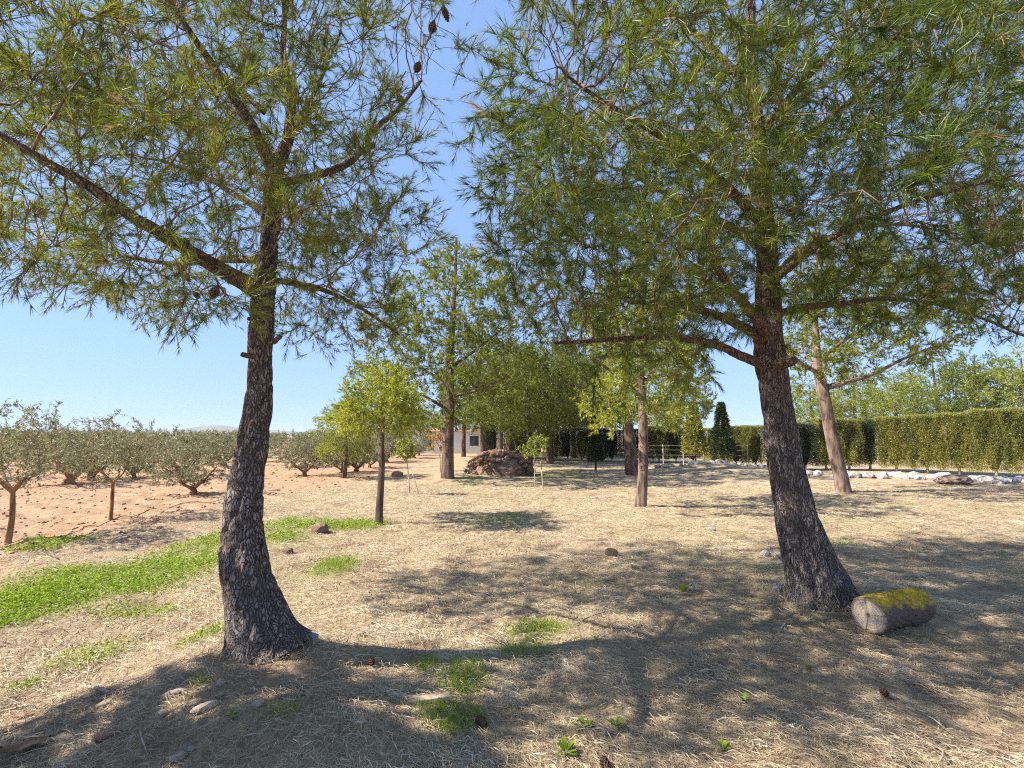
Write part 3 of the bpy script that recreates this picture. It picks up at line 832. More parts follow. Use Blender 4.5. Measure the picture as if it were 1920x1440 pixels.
# young pine with thin dark trunk in the weeds
y = G(712, 984)[1]
t_ = trace([(711, 990, 17, y), (712, 950, 14, y), (716, 880, 12, y), (716, 830, 10, y), (718, 780, 8, y), (716, 740, 6, y), (716, 700, 4, y)])
pine_at('young pine with slim dark trunk rooted in bright green weeds', None, t_, [], [([(640, 775), (672, 730), (718, 695), (758, 730), (770, 790), (755, 825), (700, 822), (660, 825), (642, 800)], y - .75, y + .75, 110, 8, .10)],
        'needle_light', 31, 'bark_dark', step=.09, kill=.10, per=18, nl=.065, nw=.011, extra=11.0, grow_from=1.0, shoot=.08, reach=.20, tone=.5, cones=0)
# slender pine standing alone in the straw
y = G(1203, 950)[1]
t_ = trace([(1201, 955, 24, y), (1203, 930, 20, y), (1206, 880, 18, y), (1206, 820, 17, y), (1205, 760, 15, y), (1203, 700, 12, y), (1200, 620, 9, y), (1198, 540, 6, y), (1196, 470, 4, y)])
l_ = [trace([(1206, 775, 7, y), (1218, 768, 6, y - .1), (1224, 755, 5, y - .15)]), trace([(1204, 745, 8, y), (1150, 700, 6, y - .3), (1110, 670, 4, y - .5)]), trace([(1204, 720, 8, y), (1250, 670, 6, y + .3), (1290, 640, 4, y + .5)])]
pine_at('slender straight pine standing alone in the open straw', None, t_, l_, [([(1100, 770), (1120, 640), (1160, 500), (1230, 500), (1300, 620), (1310, 740), (1260, 790), (1150, 800)], y - 1.6, y + 1.6, 110, 9, .17)],
        'needle_light', 32, 'bark_warm', step=.14, kill=.16, per=14, nl=.075, nw=.014, extra=11, shoot=.10, reach=.20, grow_from=1.4, tone=.45)
# leaning pine before the dark hedge
y = G(1580, 922)[1]
t_ = trace([(1581, 928, 34, y), (1577, 900, 29, y), (1565, 850, 27, y), (1553, 790, 25, y), (1542, 730, 23, y), (1533, 690, 19, y), (1530, 640, 15, y), (1528, 580, 10, y), (1530, 500, 7, y), (1535, 430, 5, y)])
l_ = [trace([(1546, 728, 14, y), (1590, 716, 11, y - .1), (1640, 700, 9, y - .2), (1700, 670, 7, y - .4), (1780, 640, 5, y - .5)]), trace([(1535, 700, 11, y), (1500, 680, 8, y - .3), (1470, 650, 6, y - .5)]), trace([(1532, 680, 12, y), (1580, 640, 9, y + .4), (1640, 600, 6, y + .8)])]
pine_at('pine leaning towards the grove with trunk before the dark clipped hedge', None, t_, l_, [([(1480, 740), (1480, 560), (1520, 420), (1660, 440), (1800, 560), (1850, 640), (1740, 690), (1640, 700), (1580, 680)], y - 1.8, y + 1.8, 180, 9, .2)],
        'needle', 33, 'bark_warm', step=.16, kill=.18, per=14, nl=.08, nw=.016, extra=10, shoot=.10, reach=.20, grow_from=2.4, tone=.66)
# tall pine with shadow at its foot
y = G(840, 896)[1]
t_ = trace([(840, 900, 27, y), (840, 880, 24, y), (841, 830, 21, y), (843, 760, 18, y), (844, 690, 15, y), (848, 620, 12, y), (852, 550, 9, y), (855, 480, 6, y), (856, 445, 4, y)])
l_ = [trace([(842, 770, 7, y), (800, 745, 5, y - .6), (750, 720, 3, y - 1.2)]), trace([(842, 745, 7, y), (900, 730, 5, y - .3), (960, 700, 3, y - .6)]), trace([(844, 720, 7, y), (790, 690, 5, y + .4), (740, 650, 3, y + .8)]), trace([(845, 690, 7, y), (900, 650, 5, y + .6), (950, 610, 3, y + 1)])]
pine_at('tall broad pine with straight trunk beside the heap of stones', None, t_, l_, [([(668, 710), (685, 600), (755, 520), (820, 475), (890, 470), (950, 510), (1000, 580), (1010, 670), (985, 740), (900, 740), (780, 720)], y - 2.6, y + 2.6, 330, 9, .21),
        ([(740, 760), (960, 740), (960, 820), (860, 830), (760, 810)], y - 2.0, y + 1.5, 36, 9, .22)], 'needle', 34, step=.2, kill=.24, per=13, nl=.10, nw=.020, extra=10, grow_from=1.7, tone=.64, shoot=.12, reach=.24)
# thick pine behind the slender one
y = G(1183, 890)[1]
t_ = trace([(1185, 895, 27, y), (1184, 870, 24, y), (1181, 830, 22, y), (1175, 780, 19, y), (1168, 720, 16, y), (1160, 640, 12, y), (1155, 560, 8, y), (1155, 500, 5, y)])
l_ = [trace([(1176, 770, 8, y), (1120, 740, 6, y - .5), (1070, 720, 4, y - 1)]), trace([(1170, 740, 8, y), (1220, 710, 6, y + .4), (1280, 690, 4, y + .8)])]
pine_at('thick trunked pine standing before the low earth bank', None, t_, l_, [([(1040, 760), (1060, 640), (1110, 540), (1200, 500), (1260, 600), (1330, 700), (1330, 770), (1240, 780), (1120, 780)], y - 2.4, y + 2.4, 220, 9, .21)],
        'needle', 35, step=.2, kill=.24, per=13, nl=.10, nw=.020, extra=9, grow_from=1.9, tone=.58, shoot=.12, reach=.24)

# a neighbouring pine that stands just out of view and shades the near ground
t_ = (np.array([(-5.3, 1.5, -0.05), (-5.25, 1.5, .8), (-5.15, 1.5, 1.9), (-5.05, 1.5, 2.8), (-5.0, 1.5, 3.6), (-5.0, 1.5, 4.2)]), np.array([.17, .14, .12, .09, .05, .02]))
A_ = ell_points((-4.65, 1.5, 3.1), (.85, .85, .7), 180, 9, .18, np.random.default_rng(3))
pine_at('pine beyond the curved pine whose crown shades the stony mound', None, t_, [], A_, 'needle', 36, step=.16, kill=.18, per=16, nl=.14, nw=.034, extra=5.5, grow_from=2.2)

# far pines: three grown forms, set out again and again
def far_proto(seed, H, spread_, needle, tone):
    r = np.random.default_rng(seed)
    root = empty('pine_tree', (0, 0, 0))
    lean = r.normal(0, .03, 2)
    zs = np.linspace(-0.05, H, 8)
    t = (np.stack([lean[0] * zs + .08 * np.sin(zs), lean[1] * zs, zs], 1), np.linspace(.19, .03, 8))
    A = np.concatenate([ell_points((lean[0] * H, lean[1] * H, H * .68), (spread_, spread_, H * .33), 100, 9, .3, r), ell_points((0, 0, H * .40), (spread_ * .95, spread_ * .95, .8), 44, 9, .24, r)])
    build_pine(root, t, [], A, needle, near=False, bark='bark_far', seed=seed, step=.22, kill=.22, per=9, nl=.11, nw=.034, extra=10.0, reach=.32, grow_from=H * .22, tone=tone, sticks=False, shoot=.10)
    return root
protos = [far_proto(51, 6.5, 2.2, 'needle', .66), far_proto(52, 7.5, 2.6, 'needle', .56), far_proto(53, 5.5, 2.3, 'needle_light', .4)]
used = [False] * 3
def far_pine(k, x, y, s, rz, label, group):
    o = protos[k] if not used[k] else copy_tree(protos[k])
    used[k] = True
    o.location = (x, y, hz(x, y)); o.rotation_euler = (0, 0, rz); o.scale = (s, s, s)
    tag(o, label, 'tree', group)
BEY = 'pale green pines growing beyond the sunlit hedge'
for i, (u, y, k, s) in enumerate(((1520, 31, 2, 0.86), (1600, 35, 0, .95), (1680, 30, 2, .92), (1760, 33, 0, 1.0), (1840, 29, 1, .85), (1920, 27, 2, 1.05), (2000, 30, 0, 1.0), (2090, 27, 1, .9))):
    far_pine(k, (u - 960) / F_PX * y, y, s, i * 1.3, 'pale green pine crown showing above the long clipped hedge', BEY)
GRV = 'pines deep in the grove'
for i, (u, y, k, s) in enumerate(((905, 27, 1, .95), (955, 30, 0, 1.0), (993, 19.5, 0, .72), (1040, 33, 1, 1.0), (1075, 31, 0, .9), (870, 33, 1, .85), (1150, 36, 1, 1.0), (915, 40, 0, .9), (1010, 42, 1, .9), (1230, 40, 2, .8), (785, 46, 2, .8), (1100, 45, 1, 0.9), (650, 17, 2, .44), (940, 23.5, 1, .8), (1030, 25, 0, .95), (1105, 27, 1, .8), (975, 36, 1, 1.05), (745, 40, 0, .6), (1270, 33, 0, .75))):
    lab = 'pine deep in the shady grove behind the heap of stones'
    if i == 2: lab = 'slim pine whose trunk stands just behind the staked round sapling'
    if i == 12: lab = 'small bushy pine at the orchard edge behind the young pine'
    if i == 10: lab = 'far pine beside the low white building'
    if i in (9,): lab = 'far pine beyond the low earth bank and dark hedge'
    far_pine(k, (u - 960) / F_PX * y, y, s, i * 2.1 + .4, lab, GRV)

# ------------------------------------------------------------------ olive orchard
def leafy(P, D, per, L, W, r, mu=.5, sd=.2, spread=1.0, back=.12):
    n = len(P); i = np.repeat(np.arange(n), per); m_ = len(i)
    base = P[i] - D[i] * r.uniform(0, back, (m_, 1))
    dr = norm(D[i] + r.normal(0, spread, (m_, 3)))
    side = norm(np.cross(dr, norm(r.normal(size=(m_, 3)))))
    L_ = L * r.uniform(.7, 1.2, m_); W_ = W * r.uniform(.8, 1.2, m_)
    mid = base + dr * (L_ * .45)[:, None]
    V_ = np.stack([base, mid + side * (W_ * .5)[:, None], base + dr * L_[:, None], mid - side * (W_ * .5)[:, None]], 1).reshape(-1, 3)
    b = np.arange(m_)[:, None] * 4
    T_ = np.concatenate([b + [0, 1, 2], b + [0, 2, 3]])
    return V_, T_, np.repeat(np.clip(r.normal(mu, sd, m_), 0, 1), 4)

def olive_proto(seed, n_stem, H, spread_, stem_r, fork, leaves, L=.075, W=.024, single=False):
    r = np.random.default_rng(seed)
    root = empty('olive_tree')
    lines = []
    if single:
        lines.append((np.array([(0, 0, -.03), (.02, 0, fork * .5), (-.01, .01, fork)]), np.array([stem_r * 1.2, stem_r, stem_r * .85])))
    else:
        lines.append((np.array([(0, 0, -.05), (.03 * r.normal(), .03 * r.normal(), fork * .5), (.05 * r.normal(), 0, fork)]), np.array([stem_r * 1.5, stem_r * 1.15, stem_r * 1.0])))
    top = lines[0][0][-1]
    a0 = r.uniform(0, 6)
    for k in range(n_stem):
        a = a0 + 2 * math.pi * k / n_stem + r.normal(0, .25)
        o = np.array([math.cos(a), math.sin(a), 0])
        L1 = spread_ * r.uniform(.5, .75); hh_ = (H - fork) * r.uniform(.45, .65)
        lines.append((np.array([top - (0, 0, .04), top + o * L1 * .35 + (0, 0, hh_ * .28), top + o * L1 * .62 + r.normal(0, .06, 3) + (0, 0, hh_ * .62), top + o * L1 + (0, 0, hh_ * 1.05)]),
                      np.array([.8, .62, .42, .22]) * stem_r * (1 if single else .95)))
    A = ell_points((0, 0, fork + (H - fork) * .56), (spread_, spread_, (H - fork) * .48), 75, 9, .15, r)
    A = np.concatenate([A] + [np.array([r.normal(0, .55 * spread_), r.normal(0, .55 * spread_), H * r.uniform(.92, 1.12)]) + r.normal(0, .09, (9, 3)) * (1, 1, 1.8) for _ in range(16)])
    for i, li in enumerate(lines):
        P, R = spline(li[0], li[1], .07)
        wob = tube(P, R, 9, True, lambda th, s, RR: (np.outer(RR, .14 * np.sin(2 * th + 1) + .08 * np.sin(5 * th)) * (1 + .3 * np.sin(s * 9))[:, None], {}))
        put('trunk' if i == 0 else 'limb', mesh_of('olive_wood', wob[0], wob[1], M['olive_bark'], None, True, wob[2]), root)
    N0, p0, R0 = wood_nodes(lines, .12)
    keep = N0[:, 2] > fork * 0.95
    nodes, par = grow(N0[keep], np.full(keep.sum(), -1), A, .13, .15, 60, r=r, trop=(0, 0, .04))
    n0 = int(keep.sum()); rad = pipe_radii(nodes, par, n0, R0[keep], .003)
    P, D, ea, eb = shoots_of(nodes, par, rad, n0, r, 3.2, .008, .18, 3)
    g = join([twig_mesh(nodes, par, rad, n0), stick_edges(ea, eb, .003, .002)])
    put('branchwork', mesh_of('branchwork', g[0], g[1], M['olive_bark'], None, True, g[2]), root, kind='stuff')
    V_, T_, tn = leafy(P, D, leaves, L, W, r, .5, .22, .75, .18)
    put('crown', mesh_of('crown', V_, T_, M['olive_leaf'], {'tone': tn}), root, kind='stuff')
    TRI['olive%d' % seed] = (len(T_), len(g[2]) * 2, len(nodes))
    return root
OL = [olive_proto(61, 4, 2.45, 1.6, .15, .36, 12), olive_proto(62, 3, 2.2, 1.45, .085, .28, 10), olive_proto(63, 5, 2.5, 1.6, .17, .42, 12)]
OLY = olive_proto(64, 4, 1.95, .85, .035, .88, 6, .065, .018, True)
used_o = [False] * 3
RED = 'mature olive trees in rows on the red earth'
def olive(k, x, y, s, rz, label, group=RED):
    o = OL[k] if not used_o[k] else copy_tree(OL[k])
    used_o[k] = True
    o.location = (x, y, hz(x, y)); o.rotation_euler = (0, 0, rz); o.scale = (s * .76, s * .76, s * .57)
    tag(o, label, 'olive tree', group)
spots = [(130, 908, 0, 1.0, .4, 'stout olive with a short thick forked trunk behind a slim young olive'), (174, 900, 2, 1.02, 2.0, 'upright thick trunked olive beside the stout forked one'),
         (250, 896, 1, 1.0, 1.1, 'olive with low spreading limbs behind the slim young olive'), (280, 884, 0, .98, 3.1, 'olive in the second row with dark trunk and full crown'),
         (338, 893, 2, .95, 5.0, 'gnarled thick olive throwing a dark shadow on the earth'), (360, 927, 1, .98, 2.6, 'open olive with two curved bare limbs next to the curved pine'),
         (572, 893, 1, 1.05, .3, 'vase shaped olive with fan of slim limbs past the curved pine'), (640, 887, 1, .95, 2.2, 'low forked olive between the fan shaped olive and the young pine'),
         (668, 884, 2, .62, 4.0, 'small straight pale trunked olive near the young pine'), (694, 877, 1, .9, 5.2, 'multi stemmed olive showing just behind the young pine trunk'), (-60, 900, 0, 1.0, 1.0, 'olive with full grey green crown behind the slim young olives')]
taken = []
for u, v, k, s, rz, lab in spots:
    p = G(u, v); taken.append((p[0], p[1])); olive(k, p[0], p[1], s, rz, lab)
r_ = np.random.default_rng(8)
cnt = 0
for row in range(0, 17):
    yy = 18.5 + row * 4.2
    for c in range(0, 30):
        xx = -7.2 - c * 3.7 + (row % 2) * .8 + r_.normal(0, .3); y2 = yy + r_.normal(0, .35)
        u = U0 + F_PX * xx / y2
        if u < -120 or u > 800: continue
        if any((xx - a) ** 2 + (y2 - b) ** 2 < 9 for a, b in taken): continue
        if row > 5 and r_.uniform() < .3: continue
        olive(int(r_.integers(0, 3)), xx, y2, float(r_.uniform(.85, 1.12)), float(r_.uniform(0, 6.28)), 'grey green olive in the rows reaching back across the orchard', 'far olive rows of the orchard')
        cnt += 1
for i, (u, v, s, rz, lab) in enumerate(((14, 1020, .98, .5, 'slim young olive with forked branches beside the green weeds'), (207, 974, .95, 2.3, 'slim young olive on a straight stem in red earth'))):
    o = OLY if i == 0 else copy_tree(OLY)
    p = G(u, v); o.location = tuple(p); o.rotation_euler = (0, 0, rz); o.scale = (s, s, s)
    o.scale = (s * .9, s * .9, s * (.86 if i == 0 else .80)); tag(o, lab, 'olive tree', 'young olives')

# ------------------------------------------------------------------ clipped cypress hedge
def hedge_plant(seed, w, d, h, mat, n=11000, low=.18, gap=0.0):
    r = np.random.default_rng(seed)
    # points on a rounded box, thinner and browner towards the foot
    f = r.choice(5, n, p=[.33, .33, .1, .1, .14])
    a = r.uniform(-1, 1, n); b = r.uniform(0, 1, n)
    P = np.zeros((n, 3)); D = np.zeros((n, 3))
    for k in range(5):
        s = f == k
        if k < 2:
            sg = -1 if k == 0 else 1
            P[s] = np.stack([a[s] * w / 2, np.full(s.sum(), sg * d / 2), low + b[s] * (h - low)], 1); D[s] = (0, sg, .35)
        elif k < 4:
            sg = -1 if k == 2 else 1
            P[s] = np.stack([np.full(s.sum(), sg * w / 2), a[s] * d / 2, low + b[s] * (h - low)], 1); D[s] = (sg, 0, .35)
        else:
            P[s] = np.stack([a[s] * w / 2, (b[s] * 2 - 1) * d / 2, np.full(s.sum(), h)], 1); D[s] = (0, 0, 1)
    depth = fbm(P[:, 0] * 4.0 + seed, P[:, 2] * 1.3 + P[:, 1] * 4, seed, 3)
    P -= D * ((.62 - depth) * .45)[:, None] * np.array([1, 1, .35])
    foot = np.clip((.75 - P[:, 2]) / .6, 0, 1)
    keep = r.uniform(size=n) > foot * .62
    P, D, depth, foot = P[keep], D[keep], depth[keep], foot[keep]
    D = norm(D + r.normal(0, .35, D.shape) + np.array([0, 0, .35]))
    m_ = len(P)
    per = 3
    i = np.repeat(np.arange(m_), per)
    base = P[i] + r.normal(0, .03, (m_ * per, 3)); dr = norm(D[i] + r.normal(0, .5, (m_ * per, 3)))
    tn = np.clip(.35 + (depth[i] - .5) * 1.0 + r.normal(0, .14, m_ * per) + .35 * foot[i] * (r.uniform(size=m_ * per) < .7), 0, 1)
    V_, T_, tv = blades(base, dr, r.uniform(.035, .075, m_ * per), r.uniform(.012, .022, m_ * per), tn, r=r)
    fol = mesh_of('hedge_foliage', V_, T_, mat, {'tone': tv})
    # bare twiggy heart
    k = 420
    a = np.stack([r.uniform(-.25, .25, k) * w, r.uniform(-.2, .2, k) * d, r.uniform(.2, h * .95, k)], 1)
    b = a + norm(np.stack([r.normal(size=k) * w, r.normal(size=k) * d, np.abs(r.normal(size=k)) * .8], 1)) * r.uniform(.2, .45, (k, 1))
    b[:, 2] = np.minimum(b[:, 2], h * .97)
    tw = stick_edges(a, b, .008, .004)
    core = tube(np.array([(0, 0, .25), (0, 0, .6), (0, 0, 1.2), (0, 0, h * .8), (0, 0, h * .94)]), np.array([.08, .2, .26, .26, .1]) * (w / .9), 9, True, lambda th, s, RR: (np.outer(RR, .25 * np.sin(3 * th + 1)), {}))
    tk = tube(np.array([(0, 0, -.05), (.02, 0, .25), (0, .02, .6), (0, 0, 1.4)]), np.array([.055, .045, .04, .02]), 7)
    return fol, mesh_of('inner_twigs', tw[0], tw[1], M['bark_far'], None, True, tw[2]), mesh_of('inner_growth', core[0], core[1], M['cypress_core'], None, True, core[2]), mesh_of('hedge_trunk', tk[0], tk[1], M['pale_bark'], None, True, tk[2])
M['cypress_core'] = rock_mat('cypress_inside', (0.02, 0.022, 0.01), (0.08, 0.06, 0.03), 12)
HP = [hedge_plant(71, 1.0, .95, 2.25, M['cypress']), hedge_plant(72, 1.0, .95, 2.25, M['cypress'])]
HD = [hedge_plant(73, .9, .9, 2.1, M['cypress_shade_dark'], 7500, .22), hedge_plant(74, .8, .85, 2.1, M['cypress_shade_dark'], 6000, .3)]  # shaded hedge plants: same cypress, with the shade painted into the sprays
def hedge(label, p, q, protos_, sp, h0, h1, gaps=0.0, seed=0):
    r = np.random.default_rng(seed)
    p, q = np.array(p[:2]), np.array(q[:2]); n = int(round(np.linalg.norm(q - p) / sp)); dirv = (q - p) / np.linalg.norm(q - p)
    rz = math.atan2(dirv[1], dirv[0])
    root = empty('clipped_hedge', (p[0], p[1], 0)); tag(root, label, 'hedge', 'clipped cypress hedges')
    for i in range(n):
        if r.uniform() < gaps: continue
        c = p + dirv * (i + .5) * sp
        me = protos_[int(r.integers(0, len(protos_)))]
        hgt = (h0 + (h1 - h0) * (i + .5) / n) / 2.2
        off_ = float(r.normal(0, .05))
        pl = put('cypress_plant', me[0], root, (c[0] - p[0] - dirv[1] * off_, c[1] - p[1] + dirv[0] * off_, hz(*c)), (0, 0, rz + (math.pi if r.uniform() < .5 else 0) + float(r.normal(0, .05))), (float(r.uniform(.95, 1.08)), float(r.uniform(.9, 1.1)), hgt * float(r.uniform(.97, 1.02))))
        put('inner_twig', me[1], pl, kind='stuff'); put('inner_growth', me[2], pl); put('trunk', me[3], pl, (0, 0, 0))
    return root
cA = np.array([15.2, 20.0]); cB = np.array([20.6, 14.4])
hedge('long sunlit yellow green clipped cypress hedge behind the white stones', cA, cB, HP, .95, 2.1, 2.5, 0, 1)
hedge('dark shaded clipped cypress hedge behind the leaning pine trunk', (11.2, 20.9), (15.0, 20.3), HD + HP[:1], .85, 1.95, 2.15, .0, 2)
hedge('short yellow green clipped hedge piece behind the wire fence', (9.7, 24.2), (11.9, 22.2), HP, .9, 1.75, 1.85, 0, 3)
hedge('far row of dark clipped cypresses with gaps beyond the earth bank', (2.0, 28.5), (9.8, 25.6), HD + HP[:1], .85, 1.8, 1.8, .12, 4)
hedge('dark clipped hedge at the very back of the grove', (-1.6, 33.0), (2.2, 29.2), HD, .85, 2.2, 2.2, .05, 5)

# wire fence before the far hedge
fence = empty('wire_fence', (6.6, 24.3, 0)); tag(fence, 'low steel wire fence with thin posts along the far hedge', 'fence')
fp = [np.array([6.6 + .85 * i, 24.3 - .40 * i]) for i in range(8)]
for p in fp:
    g = tube(np.array([(0, 0, -.1), (0, 0, .5), (0, 0, 1.0)]), np.array([.018, .018, .018]), 6)
    put('post', mesh_of('post', g[0], g[1], M['steel'], None, True, g[2]), fence, (p[0] - 6.6, p[1] - 24.3, hz(*p)))
for zz in (.25, .5, .75, .97):
    pts = np.array([(p[0] - 6.6, p[1] - 24.3, hz(*p) + zz) for p in fp]); g = tube(pts, np.full(len(pts), .003), 4)
    put('wire', mesh_of('wire', g[0], g[1], M['steel'], None, True, g[2]), fence)

# young conifers before the hedge
def conifer(label, u, y, h, w, seed, mat='cypress', dark=False):
    r = np.random.default_rng(seed)
    x = (u - U0) / F_PX * y
    root = empty('young_cypress', (x, y, hz(x, y))); tag(root, label, 'conifer', 'young cypresses before the hedge')
    g = tube(np.array([(0, 0, -.05), (.02, 0, h * .4), (0, 0, h * .97)]), np.array([.05, .035, .008]), 7)
    put('trunk', mesh_of('trunk', g[0], g[1], M['bark_far'], None, True, g[2]), root)
    n = 1500
    z = r.uniform(.16, 1, n) ** .9; a = r.uniform(0, 2 * math.pi, n); rr = w * .5 * (1.05 - z) ** .7 * r.uniform(.35, 1, n) ** .5 * (.75 + .5 * vnoise(a * 1.4, z * 7, seed))
    P = np.stack([np.cos(a) * rr, np.sin(a) * rr, z * h], 1); D = norm(np.stack([np.cos(a), np.sin(a), np.full(n, .9)], 1) + r.normal(0, .3, (n, 3)))
    V_, T_, tn = leafy(P, D, 5, .15, .035, r, .5, .2, .45, .06)
    put('crown', mesh_of('crown', V_, T_, M[mat], {'tone': tn}), root, kind='stuff')
    k = 60; c = r.integers(0, n, k)
    a_ = np.stack([np.zeros(k), np.zeros(k), P[c][:, 2] * .85], 1); g = stick_edges(a_, P[c], .008, .004)
    put('branchwork', mesh_of('branchwork', g[0], g[1], M['bark_far'], None, True, g[2]), root, kind='stuff')
conifer('young pointed cypress before the far hedge beside the wire fence', 1300, 22.5, 3.0, 1.3, 81)
conifer('darker young cypress next to the sunlit short hedge piece', 1352, 21.8, 2.9, 1.2, 82, 'cypress_shade_dark')
conifer('slim dark cypress on a thin bare stem in the grove', 1115, 20.5, 2.3, .75, 83, 'cypress_shade_dark')

# ------------------------------------------------------------------ saplings with stakes
def sapling(label, u, v, stem_top, crown_c, crown_r, mat, seed, stake=None, n_leaf=9, stem_w=.03, group='planted saplings', per=60):
    r = np.random.default_rng(seed)
    b = G(u, v); y = b[1]
    root = empty('sapling', b); tag(root, label, 'sapling', group)
    tp = at(*stem_top, y) - b
    cc = at(*crown_c, y) - b
    P, R = spline(np.array([(0, 0, -.05), tp * .5 + (.01, 0, 0), tp, cc + (0, 0, crown_r[2] * .6)]), np.array([stem_w, stem_w * .8, stem_w * .6, stem_w * .25]) * .5, .05)
    g = tube(P, R, 7); put('trunk', mesh_of('trunk', g[0], g[1], M['pale_bark'], None, True, g[2]), root)
    A = ell_points(cc, crown_r, 26, 9, .06, r)
    N0 = P[P[:, 2] > tp[2] * .9]; R0 = R[P[:, 2] > tp[2] * .9]
    nodes, par = grow(N0, np.full(len(N0), -1), A, .06, .07, 50, r=r)
    rad = pipe_radii(nodes, par, len(N0), R0, .002)
    g = twig_mesh(nodes, par, rad, len(N0)); put('branchwork', mesh_of('branchwork', g[0], g[1], M['pale_bark'], None, True, g[2]), root, kind='stuff')
    Pp, D, ea, eb = shoots_of(nodes, par, rad, len(N0), r, 1.0, .01, .06)
    V_, T_, tn = leafy(Pp, D, n_leaf * 2, .075, .030, r, .55, .22, .9, .05)
    put('crown', mesh_of('crown', V_, T_, M[mat], {'tone': tn}), root, kind='stuff')
    if stake:
        u0, v0, u1, v1, w = stake
        q0 = G(u0, v0); q1 = at(u1, v1, q0[1])
        st = empty('stake', q0) if False else None
        g = tube(np.array([(0, 0, -.06), (q1 - q0) * .5, q1 - q0]), np.full(3, w / 2), 6)
        o = put('stake', mesh_of('stake', g[0], g[1], M['pale_bark'], None, True, g[2]), None, q0)
        tag(o, stake_label(label), 'stake', 'wooden stakes')
def stake_label(l):
    return 'pale wooden stake beside the ' + ('round crowned sapling' if 'round' in l else 'thin bent sapling')
sapling('round crowned light green sapling on a slim stem beside its stake', 1002, 918, (1002, 868), (1003, 838), (.46, .46, .30), 'sapling_leaf', 91, (1019, 917, 1014, 866, .035))
sapling('thin bent sapling with sparse pale leaves and leaning stake', 768, 927, (763, 865), (760, 842), (.22, .25, .26), 'sapling_leaf', 92, (786, 926, 771, 880, .018), 5, .035)
sapling('thin sapling with yellowing autumn leaves beside the tall pine trunk', 825, 884, (824, 846), (818, 822), (.5, .5, .5), 'autumn_leaf', 93, None, 5, .06)

# ------------------------------------------------------------------ heap of stones
c = G(935, 893)
heap = empty('stone_heap', c); tag(heap, 'rounded heap of reddish brown stones in the shade of the grove', 'stone heap')
n = 22; a = np.linspace(0, 2 * math.pi, n, endpoint=False)
rings = [np.stack([np.cos(a) * rr * 1.25 * (1 + .08 * np.sin(3 * a)), np.sin(a) * rr * .95, np.full(n, z)], 1) for rr, z in ((1.0, -.1), (.9, .25), (.7, .55), (.4, .78), (.05, .86))]
Vh = np.concatenate(rings); i_ = (np.arange(4)[:, None] * n); j_ = np.arange(n)[None, :]; j2 = (j_ + 1) % n
put('earth_mound', mesh_of('earth_mound', Vh, np.zeros((0, 3)), M['rock_brown'], None, True, np.stack([(i_ + j_).ravel(), (i_ + j2).ravel(), (i_ + n + j2).ravel(), (i_ + n + j_).ravel()], 1)), heap, (0, .9, 0))
hs = [ico('heap_stone', M[m_], 1, 101 + k, (1, .8, .55), .35) for k, m_ in enumerate(('rock_red', 'rock_brown', 'rock_red', 'rock_brown'))]
r_ = np.random.default_rng(12)
for k in range(190):
    aa = r_.uniform(math.pi * .95, math.pi * 2.05) if k < 150 else r_.uniform(0, 6.28); t = r_.uniform(0, 1) ** .6
    rr = math.cos(t * 1.45) * 1.02; z = math.sin(t * 1.45) * .85
    s = float(r_.uniform(.07, .15))
    put('stone', hs[int(r_.integers(0, 4))], heap, (math.cos(aa) * rr * 1.27, .9 + math.sin(aa) * rr * .97, z + .02), tuple(r_.uniform(-.5, .5, 2)) + (float(r_.uniform(0, 6)),), s)
for k in range(14):
    aa = r_.uniform(3.3, 6.1); p0_ = np.array([math.cos(aa) * 1.3, .9 + math.sin(aa) * 1.0, .05]); p1_ = p0_ + np.array([r_.normal(0, .35), -.1, r_.uniform(.2, .6)])
    g = tube(np.array([p0_, (p0_ + p1_) / 2 + r_.normal(0, .04, 3), p1_]), np.array([.018, .012, .006]), 5)
    put('dry_branch', mesh_of('dry_branch', g[0], g[1], M['bark_dark'], None, True, g[2]), heap)

# ------------------------------------------------------------------ white border stones and boulder
ws = [ico('border_stone', M['rock_white'], 2, 120 + k, (1, .75, .6), .32) for k in range(5)]
def border_stone(x, y, s, label, group, rz, k):
    o = put('border_stone', ws[k], None, (x, y, hz(x, y) + s * .22), (0, 0, rz), s); tag(o, label, 'stone', group)
WG = 'white limestone border stones before the hedge'
r_ = np.random.default_rng(14)
for i in range(38):
    t = min(1, max(0, i / 37 + r_.normal(0, .012)))
    u = 1490 + t * 520; v = 890 + 20 * t ** 1.1 + r_.normal(0, 1.6)
    p = G(u, v)
    border_stone(p[0], p[1], float(r_.uniform(.13, .30)), 'pale limestone rock in the border row along the clipped hedge', WG, float(r_.uniform(0, 6)), int(r_.integers(0, 5)))
for i in range(22):
    t = i / 21
    x = 5.9 + t * 4.6; y = 19.6 + r_.normal(0, .12)
    border_stone(x, y, float(r_.uniform(.10, .19)), 'pale limestone rock along the crest of the shaded earth bank', 'pale stones on the earth bank', float(r_.uniform(0, 6)), int(r_.integers(0, 5)))
p = G(1788, 908)
o = put('boulder', ico('boulder', M['rock_brown'], 3, 140, (.52, .34, .16), .22, 2.2), None, (p[0], p[1], p[2] + .12), (0, -.05, .1)); tag(o, 'flat brown boulder in front of the white border stones', 'boulder')

